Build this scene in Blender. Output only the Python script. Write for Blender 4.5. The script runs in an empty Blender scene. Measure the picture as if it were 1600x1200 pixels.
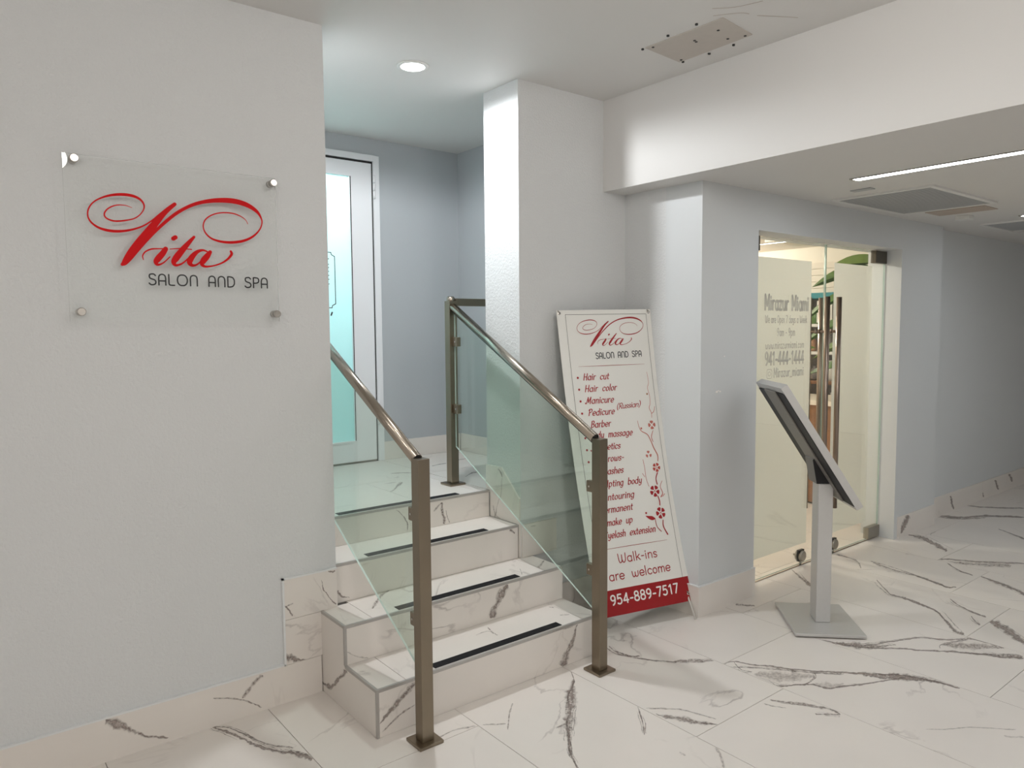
import bpy, bmesh, math, random
from mathutils import Vector, Matrix
random.seed(4)
scene = bpy.context.scene
COL = scene.collection

# ------------------------------------------------------------------ camera
cam_d = bpy.data.cameras.new('camera')
cam_d.sensor_width = 36.0
cam_d.lens = 1152.9 / 1600 * 36.0
cam_d.clip_start = 0.05
cam = bpy.data.objects.new('camera', cam_d)
COL.objects.link(cam)
cam.matrix_world = Matrix(((0.78287, 0.05131, -0.62007, 0.0),
                           (-0.62214, 0.05226, -0.78116, 0.0),
                           (-0.00768, 0.99731, 0.07284, 1.55),
                           (0, 0, 0, 1)))
scene.camera = cam

# ------------------------------------------------------------------ world, exposure
w = bpy.data.worlds.new('world')
scene.world = w
w.use_nodes = True
w.node_tree.nodes['Background'].inputs[0].default_value = (0.75, 0.85, 1.0, 1)
w.node_tree.nodes['Background'].inputs[1].default_value = 0.0
scene.view_settings.view_transform = 'Standard'
scene.view_settings.look = 'None'
scene.view_settings.gamma = 1.0
scene.view_settings.use_curve_mapping = False
scene.view_settings.exposure = 0.0
try:
    scene.cycles.use_denoising = True
    scene.cycles.max_bounces = 14
    scene.cycles.diffuse_bounces = 6
    scene.cycles.transparent_max_bounces = 24
    scene.cycles.sample_clamp_indirect = 6.0
except Exception:
    pass
P_STAIR = 80.0      # recessed lamp over the stairs (W)
P_LOBBY = 22.0      # base power of the unseen lobby lamps, mostly added fill
P_STRIP = 22.0       # emission of the linear hall lights
P_SHOP = 46.0       # each shop ceiling lamp
P_SALON = 60.0
C_STAIR = (0.95, 0.975, 1.0)
C_LOBBY = (1.0, 0.965, 0.925)
C_STRIP = (0.90, 0.96, 1.0)
C_SHOP = (1.0, 0.93, 0.83)

# ------------------------------------------------------------------ materials
def new_mat(name):
    m = bpy.data.materials.new(name)
    m.use_nodes = True
    nt = m.node_tree
    for n in list(nt.nodes):
        nt.nodes.remove(n)
    out = nt.nodes.new('ShaderNodeOutputMaterial')
    return m, nt, out
def N(nt, typ, **kw):
    n = nt.nodes.new(typ)
    for k, v in kw.items():
        if k in n.inputs.keys() if isinstance(k, str) else False:
            n.inputs[k].default_value = v
        else:
            setattr(n, k, v)
    return n
def coords(nt, kind='Object', rnd=True):
    tc = N(nt, 'ShaderNodeTexCoord')
    if not rnd:
        return tc.outputs[kind]
    oi = N(nt, 'ShaderNodeObjectInfo')
    mu = N(nt, 'ShaderNodeMath', operation='MULTIPLY'); mu.inputs[1].default_value = 57.0
    nt.links.new(oi.outputs['Random'], mu.inputs[0])
    ad = N(nt, 'ShaderNodeVectorMath', operation='ADD')
    nt.links.new(tc.outputs[kind], ad.inputs[0]); nt.links.new(mu.outputs[0], ad.inputs[1])
    return ad.outputs[0]
def principled(name, col, rough=0.5, metal=0.0, spec=0.5, noise=None, bump=None, rnd=True, extra=None):
    """noise=(scale, amount): colour mottling; bump=(scale, strength, distance)"""
    m, nt, out = new_mat(name)
    b = N(nt, 'ShaderNodeBsdfPrincipled')
    b.inputs['Base Color'].default_value = (*col, 1)
    b.inputs['Roughness'].default_value = rough
    b.inputs['Metallic'].default_value = metal
    b.inputs['Specular IOR Level'].default_value = spec
    nt.links.new(b.outputs[0], out.inputs[0])
    if noise or bump:
        co = coords(nt, 'Object', rnd)
    if noise:
        nz = N(nt, 'ShaderNodeTexNoise'); nz.inputs['Scale'].default_value = noise[0]; nz.inputs['Detail'].default_value = 5
        nt.links.new(co, nz.inputs['Vector'])
        mx = N(nt, 'ShaderNodeMix', data_type='RGBA')
        mx.inputs[6].default_value = (*[c * (1 - noise[1]) for c in col], 1)
        mx.inputs[7].default_value = (*[min(1, c * (1 + noise[1])) for c in col], 1)
        nt.links.new(nz.outputs['Fac'], mx.inputs[0]); nt.links.new(mx.outputs[2], b.inputs['Base Color'])
    if bump:
        nz = N(nt, 'ShaderNodeTexNoise'); nz.inputs['Scale'].default_value = bump[0]; nz.inputs['Detail'].default_value = 4
        nt.links.new(co, nz.inputs['Vector'])
        bp = N(nt, 'ShaderNodeBump'); bp.inputs['Strength'].default_value = bump[1]; bp.inputs['Distance'].default_value = bump[2]
        nt.links.new(nz.outputs['Fac'], bp.inputs['Height']); nt.links.new(bp.outputs[0], b.inputs['Normal'])
    if extra:
        for k, v in extra.items():
            b.inputs[k].default_value = v
    return m
def marble_mat(name='marble', base=(0.745, 0.70, 0.655), rough=0.30):
    m, nt, out = new_mat(name)
    co = coords(nt)
    b = N(nt, 'ShaderNodeBsdfPrincipled'); b.inputs['Roughness'].default_value = rough; b.inputs['Specular IOR Level'].default_value = 0.45
    nz = N(nt, 'ShaderNodeTexNoise'); nz.inputs['Scale'].default_value = 1.3; nz.inputs['Detail'].default_value = 7; nz.inputs['Distortion'].default_value = 0.9
    nt.links.new(co, nz.inputs['Vector'])
    s = N(nt, 'ShaderNodeMath', operation='SUBTRACT'); s.inputs[1].default_value = 0.5
    a = N(nt, 'ShaderNodeMath', operation='ABSOLUTE')
    nt.links.new(nz.outputs['Fac'], s.inputs[0]); nt.links.new(s.outputs[0], a.inputs[0])
    mr = N(nt, 'ShaderNodeMapRange'); mr.inputs['From Min'].default_value = 0.0; mr.inputs['From Max'].default_value = 0.010
    mr.inputs['To Min'].default_value = 1.0; mr.inputs['To Max'].default_value = 0.0
    nt.links.new(a.outputs[0], mr.inputs['Value'])
    n2 = N(nt, 'ShaderNodeTexNoise'); n2.inputs['Scale'].default_value = 2.1; n2.inputs['Detail'].default_value = 3
    nt.links.new(co, n2.inputs['Vector'])
    m2 = N(nt, 'ShaderNodeMapRange'); m2.inputs['From Min'].default_value = 0.50; m2.inputs['From Max'].default_value = 0.70
    m2.inputs['To Max'].default_value = 0.75
    nt.links.new(n2.outputs['Fac'], m2.inputs['Value'])
    mu = N(nt, 'ShaderNodeMath', operation='MULTIPLY'); nt.links.new(mr.outputs[0], mu.inputs[0]); nt.links.new(m2.outputs[0], mu.inputs[1])
    n3 = N(nt, 'ShaderNodeTexNoise'); n3.inputs['Scale'].default_value = 3.0; n3.inputs['Detail'].default_value = 6
    nt.links.new(co, n3.inputs['Vector'])
    m0 = N(nt, 'ShaderNodeMix', data_type='RGBA')
    m0.inputs[6].default_value = (*[c * 0.94 for c in base], 1); m0.inputs[7].default_value = (*[min(1, c * 1.05) for c in base], 1)
    nt.links.new(n3.outputs['Fac'], m0.inputs[0])
    m1 = N(nt, 'ShaderNodeMix', data_type='RGBA'); m1.inputs[7].default_value = (0.27, 0.23, 0.215, 1)
    nt.links.new(mu.outputs[0], m1.inputs[0]); nt.links.new(m0.outputs[2], m1.inputs[6])
    nt.links.new(m1.outputs[2], b.inputs['Base Color']); nt.links.new(b.outputs[0], out.inputs[0])
    return m
def vein_mat():
    """print of a dark vein: uv.x = strength, uv.y = -1..1 across the vein"""
    m, nt, out = new_mat('marble_vein')
    uv = N(nt, 'ShaderNodeUVMap'); uv.uv_map = 'UVMap'
    sp = N(nt, 'ShaderNodeSeparateXYZ'); nt.links.new(uv.outputs[0], sp.inputs[0])
    co = coords(nt)
    nz = N(nt, 'ShaderNodeTexNoise'); nz.inputs['Scale'].default_value = 34; nz.inputs['Detail'].default_value = 6
    nt.links.new(co, nz.inputs['Vector'])
    ab = N(nt, 'ShaderNodeMath', operation='ABSOLUTE'); nt.links.new(sp.outputs[1], ab.inputs[0])
    nm = N(nt, 'ShaderNodeMath', operation='MULTIPLY_ADD'); nm.inputs[1].default_value = 1.5; nm.inputs[2].default_value = -0.75
    nt.links.new(nz.outputs['Fac'], nm.inputs[0])
    ad = N(nt, 'ShaderNodeMath', operation='ADD'); nt.links.new(ab.outputs[0], ad.inputs[0]); nt.links.new(nm.outputs[0], ad.inputs[1])
    mr = N(nt, 'ShaderNodeMapRange'); mr.inputs['From Min'].default_value = 0.25; mr.inputs['From Max'].default_value = 0.85
    mr.inputs['To Min'].default_value = 1.0; mr.inputs['To Max'].default_value = 0.0
    nt.links.new(ad.outputs[0], mr.inputs['Value'])
    m2 = N(nt, 'ShaderNodeMapRange'); m2.inputs['From Min'].default_value = 0.8; m2.inputs['From Max'].default_value = 1.0
    m2.inputs['To Min'].default_value = 1.0; m2.inputs['To Max'].default_value = 0.0
    nt.links.new(ab.outputs[0], m2.inputs['Value'])
    mu = N(nt, 'ShaderNodeMath', operation='MULTIPLY'); nt.links.new(mr.outputs[0], mu.inputs[0]); nt.links.new(m2.outputs[0], mu.inputs[1])
    n5 = N(nt, 'ShaderNodeTexNoise'); n5.inputs['Scale'].default_value = 95; n5.inputs['Detail'].default_value = 4      # streaky body
    nt.links.new(co, n5.inputs['Vector'])
    m5 = N(nt, 'ShaderNodeMapRange'); m5.inputs['From Min'].default_value = 0.32; m5.inputs['From Max'].default_value = 0.62
    m5.inputs['To Min'].default_value = 0.35; m5.inputs['To Max'].default_value = 1.1
    nt.links.new(n5.outputs['Fac'], m5.inputs['Value'])
    m6 = N(nt, 'ShaderNodeMath', operation='MULTIPLY'); nt.links.new(mu.outputs[0], m6.inputs[0]); nt.links.new(m5.outputs[0], m6.inputs[1])
    m3 = N(nt, 'ShaderNodeMath', operation='MULTIPLY', use_clamp=True); nt.links.new(m6.outputs[0], m3.inputs[0]); nt.links.new(sp.outputs[0], m3.inputs[1])
    n4 = N(nt, 'ShaderNodeTexNoise'); n4.inputs['Scale'].default_value = 60; n4.inputs['Detail'].default_value = 3
    nt.links.new(co, n4.inputs['Vector'])
    cf = N(nt, 'ShaderNodeMath', operation='MULTIPLY_ADD'); cf.inputs[1].default_value = -1.3     # pale heart, dark rims
    nt.links.new(ad.outputs[0], cf.inputs[0])
    nb = N(nt, 'ShaderNodeMath', operation='ADD'); nb.inputs[1].default_value = 0.25; nt.links.new(n4.outputs['Fac'], nb.inputs[0]); nt.links.new(nb.outputs[0], cf.inputs[2])
    cf.use_clamp = True
    cr = N(nt, 'ShaderNodeMix', data_type='RGBA'); cr.inputs[6].default_value = (0.15, 0.105, 0.09, 1); cr.inputs[7].default_value = (0.45, 0.385, 0.355, 1)
    nt.links.new(cf.outputs[0], cr.inputs[0])
    b = N(nt, 'ShaderNodeBsdfPrincipled'); b.inputs['Roughness'].default_value = 0.30; b.inputs['Specular IOR Level'].default_value = 0.45
    nt.links.new(cr.outputs[2], b.inputs['Base Color'])
    tr = N(nt, 'ShaderNodeBsdfTransparent')
    ms = N(nt, 'ShaderNodeMixShader'); nt.links.new(m3.outputs[0], ms.inputs[0]); nt.links.new(tr.outputs[0], ms.inputs[1]); nt.links.new(b.outputs[0], ms.inputs[2])
    nt.links.new(ms.outputs[0], out.inputs[0])
    return m
def glass_mat(name, tint, ior=1.5, rough=0.0, edge=None):
    """clear sheet: tinted see-through body with a Fresnel reflection"""
    m, nt, out = new_mat(name)
    tr = N(nt, 'ShaderNodeBsdfTransparent'); tr.inputs[0].default_value = (*tint, 1)
    gl = N(nt, 'ShaderNodeBsdfGlossy'); gl.inputs['Roughness'].default_value = rough; gl.inputs[0].default_value = (0.95, 1, 0.98, 1)
    fr = N(nt, 'ShaderNodeFresnel')
    ge = N(nt, 'ShaderNodeNewGeometry')            # same reflectance on the far face of the sheet
    io = N(nt, 'ShaderNodeMapRange'); io.inputs['To Min'].default_value = ior; io.inputs['To Max'].default_value = 1 / ior
    nt.links.new(ge.outputs['Backfacing'], io.inputs['Value']); nt.links.new(io.outputs[0], fr.inputs[0])
    ms = N(nt, 'ShaderNodeMixShader')
    nt.links.new(fr.outputs[0], ms.inputs[0]); nt.links.new(tr.outputs[0], ms.inputs[1]); nt.links.new(gl.outputs[0], ms.inputs[2])
    nt.links.new(ms.outputs[0], out.inputs[0])
    return m
def film_mat(name, col, trans, clear=0.0, rough=0.5):
    """frosted sheet: diffuse front, lets light through from the back"""
    m, nt, out = new_mat(name)
    d = N(nt, 'ShaderNodeBsdfPrincipled'); d.inputs['Base Color'].default_value = (*col, 1); d.inputs['Roughness'].default_value = rough
    t = N(nt, 'ShaderNodeBsdfTranslucent'); t.inputs[0].default_value = (*col, 1)
    ms = N(nt, 'ShaderNodeMixShader'); ms.inputs[0].default_value = trans
    nt.links.new(d.outputs[0], ms.inputs[1]); nt.links.new(t.outputs[0], ms.inputs[2])
    last = ms
    if clear:
        c = N(nt, 'ShaderNodeBsdfTransparent')
        m2 = N(nt, 'ShaderNodeMixShader'); m2.inputs[0].default_value = clear
        nt.links.new(ms.outputs[0], m2.inputs[1]); nt.links.new(c.outputs[0], m2.inputs[2]); last = m2
    nt.links.new(last.outputs[0], out.inputs[0])
    return m
def emit_mat(name, col, power):
    m, nt, out = new_mat(name)
    e = N(nt, 'ShaderNodeEmission'); e.inputs[0].default_value = (*col, 1); e.inputs[1].default_value = power
    nt.links.new(e.outputs[0], out.inputs[0])
    return m

M = {}
M['plaster'] = principled('painted_plaster', (0.655, 0.665, 0.67), 0.6, noise=(1.5, 0.02), bump=(95, 0.5, 0.007), rnd=False)
M['smooth_plaster'] = principled('smooth_painted_wall', (0.625, 0.645, 0.655), 0.5, noise=(1.2, 0.03), bump=(60, 0.10, 0.003), rnd=False)
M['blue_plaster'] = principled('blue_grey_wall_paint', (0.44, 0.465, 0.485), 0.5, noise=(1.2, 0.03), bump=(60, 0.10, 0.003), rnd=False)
M['bounce_plaster'] = principled('bounce_wall_paint', (0.78, 0.78, 0.77), 0.5, noise=(1.2, 0.02), rnd=False)  # unseen walls only, made paler to bounce more light
M['ceiling'] = principled('ceiling_paint', (0.66, 0.65, 0.635), 0.6, noise=(1.1, 0.02), bump=(40, 0.05, 0.003), rnd=False)
M['patch'] = principled('bare_board', (0.50, 0.46, 0.42), 0.7, noise=(30, 0.05))
M['grout'] = principled('tile_grout', (0.30, 0.28, 0.26), 0.8, noise=(40, 0.1))
M['marble'] = marble_mat()
M['vein'] = vein_mat()
M['caulk'] = principled('white_caulk', (0.74, 0.75, 0.75), 0.5, noise=(50, 0.03))
M['trim_metal'] = principled('grey_edge_trim', (0.46, 0.44, 0.42), 0.38, 0.5, noise=(20, 0.05))
M['grip'] = principled('black_grip_tape', (0.012, 0.012, 0.014), 0.85, spec=0.25, bump=(900, 0.5, 0.001))
M['steel'] = principled('brushed_bronze_steel', (0.27, 0.225, 0.17), 0.30, 1.0, noise=(9, 0.08))
M['rail'] = principled('brushed_steel_rail', (0.40, 0.355, 0.30), 0.2, 1.0, noise=(9, 0.06))
M['rubber'] = principled('black_gasket', (0.012, 0.012, 0.012), 0.6)
M['chrome'] = principled('nickel', (0.60, 0.56, 0.52), 0.22, 1.0, noise=(40, 0.05))
M['handle'] = principled('bronze_bar', (0.30, 0.24, 0.20), 0.28, 1.0, noise=(9, 0.06))
M['patchfit'] = principled('dark_fitting', (0.10, 0.088, 0.07), 0.35, 0.8, noise=(20, 0.1))
M['fitting'] = principled('satin_fitting', (0.33, 0.31, 0.27), 0.35, 0.9, noise=(20, 0.08))
M['glass'] = glass_mat('stair_glass', (0.89, 0.945, 0.91))
M['glass_edge'] = principled('glass_edge', (0.74, 0.84, 0.80), 0.15, extra={'Transmission Weight': 0.3})
M['door_glass'] = glass_mat('door_glass', (0.965, 0.985, 0.975))
M['door_edge'] = principled('glass_door_edge', (0.36, 0.50, 0.46), 0.12, extra={'Transmission Weight': 0.3})
M['acrylic'] = glass_mat('acrylic', (0.995, 0.997, 0.995), 1.40)
M['acrylic_edge'] = principled('acrylic_edge', (0.72, 0.74, 0.74), 0.12, extra={'Transmission Weight': 0.5})
M['film'] = film_mat('frosted_film', (0.86, 0.86, 0.83), 0.62)
M['salon_film'] = film_mat('aqua_frosted_glass', (0.74, 0.93, 0.93), 0.75, rough=0.25)
M['door_white'] = principled('white_door_paint', (0.78, 0.79, 0.81), 0.35, noise=(3, 0.02))
M['gap'] = principled('black_seal', (0.015, 0.015, 0.015), 0.7)
M['red'] = principled('red_vinyl', (0.60, 0.003, 0.006), 0.5, spec=0.15)
M['black'] = principled('black_vinyl', (0.015, 0.015, 0.017), 0.4)
M['banner'] = principled('white_banner_vinyl', (0.80, 0.79, 0.75), 0.42, noise=(4, 0.02), bump=(7, 0.12, 0.01))
M['banner_red'] = principled('red_banner_print', (0.31, 0.003, 0.006), 0.32, noise=(6, 0.06))
M['text_red'] = principled('red_print', (0.36, 0.006, 0.012), 0.5)
M['flower1'] = principled('salmon_print', (0.52, 0.15, 0.12), 0.5)
M['flower2'] = principled('brick_print', (0.46, 0.06, 0.045), 0.5)
M['text_dark'] = principled('dark_print', (0.035, 0.035, 0.04), 0.5)
M['text_white'] = principled('white_print', (0.86, 0.83, 0.80), 0.5)
M['line'] = principled('thin_grey_print', (0.16, 0.15, 0.14), 0.5)
M['line_red'] = principled('thin_red_print', (0.38, 0.11, 0.10), 0.5)
M['rod'] = principled('pale_rod', (0.62, 0.60, 0.56), 0.4)
M['grey_text'] = film_mat('grey_vinyl', (0.58, 0.58, 0.57), 0.5, clear=0.28)
M['silver'] = principled('anodised_silver', (0.58, 0.575, 0.565), 0.42, 0.55, noise=(60, 0.03))
M['silver_dark'] = principled('grey_back_panel', (0.24, 0.225, 0.20), 0.5, 0.3)
M['bracket'] = principled('grey_bracket', (0.20, 0.19, 0.175), 0.5, 0.3, noise=(20, 0.04))
M['blackp'] = principled('black_plastic', (0.010, 0.010, 0.011), 0.55)
M['screen'] = principled('dark_screen', (0.012, 0.014, 0.018), 0.08)
M['grille'] = principled('grey_grille', (0.40, 0.41, 0.42), 0.5, noise=(20, 0.04))
M['grille_dark'] = principled('grille_shadow_gap', (0.10, 0.10, 0.105), 0.7)
M['white_plate'] = principled('white_plate', (0.70, 0.70, 0.68), 0.45)
M['beige_plate'] = principled('beige_plate', (0.42, 0.35, 0.30), 0.6, noise=(20, 0.05))
M['shop_wall'] = principled('cream_wall', (0.86, 0.80, 0.70), 0.6, noise=(3, 0.03))
M['shop_ceiling'] = principled('shop_ceiling_paint', (0.78, 0.70, 0.62), 0.6, noise=(3, 0.02))
M['board'] = principled('cream_board', (0.80, 0.72, 0.62), 0.55, noise=(6, 0.05))
M['teal'] = principled('teal_paint', (0.02, 0.22, 0.26), 0.5)
M['wood'] = principled('brown_wood', (0.26, 0.12, 0.05), 0.45, noise=(14, 0.25))
M['dark_wood'] = principled('dark_wood', (0.09, 0.055, 0.035), 0.45, noise=(14, 0.25))
M['leaf'] = principled('green_leaf', (0.08, 0.17, 0.035), 0.4, noise=(12, 0.3))
M['leaf_light'] = principled('light_green_leaf', (0.17, 0.27, 0.06), 0.4, noise=(12, 0.25))
M['pot'] = principled('clay_pot', (0.42, 0.23, 0.14), 0.7, noise=(12, 0.1))
M['white_china'] = principled('white_china', (0.75, 0.73, 0.69), 0.25)
M['picture'] = principled('dark_picture', (0.16, 0.14, 0.13), 0.4, noise=(25, 0.5))
M['lamp_stair'] = emit_mat('stair_lamp_lens', C_STAIR, 30.0)
M['lamp_lobby'] = emit_mat('lobby_lamp_lens', C_LOBBY, 20.0)
M['lamp_shop'] = emit_mat('shop_lamp_lens', C_SHOP, 14.0)
M['strip'] = emit_mat('linear_lamp_lens', C_STRIP, P_STRIP)

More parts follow.
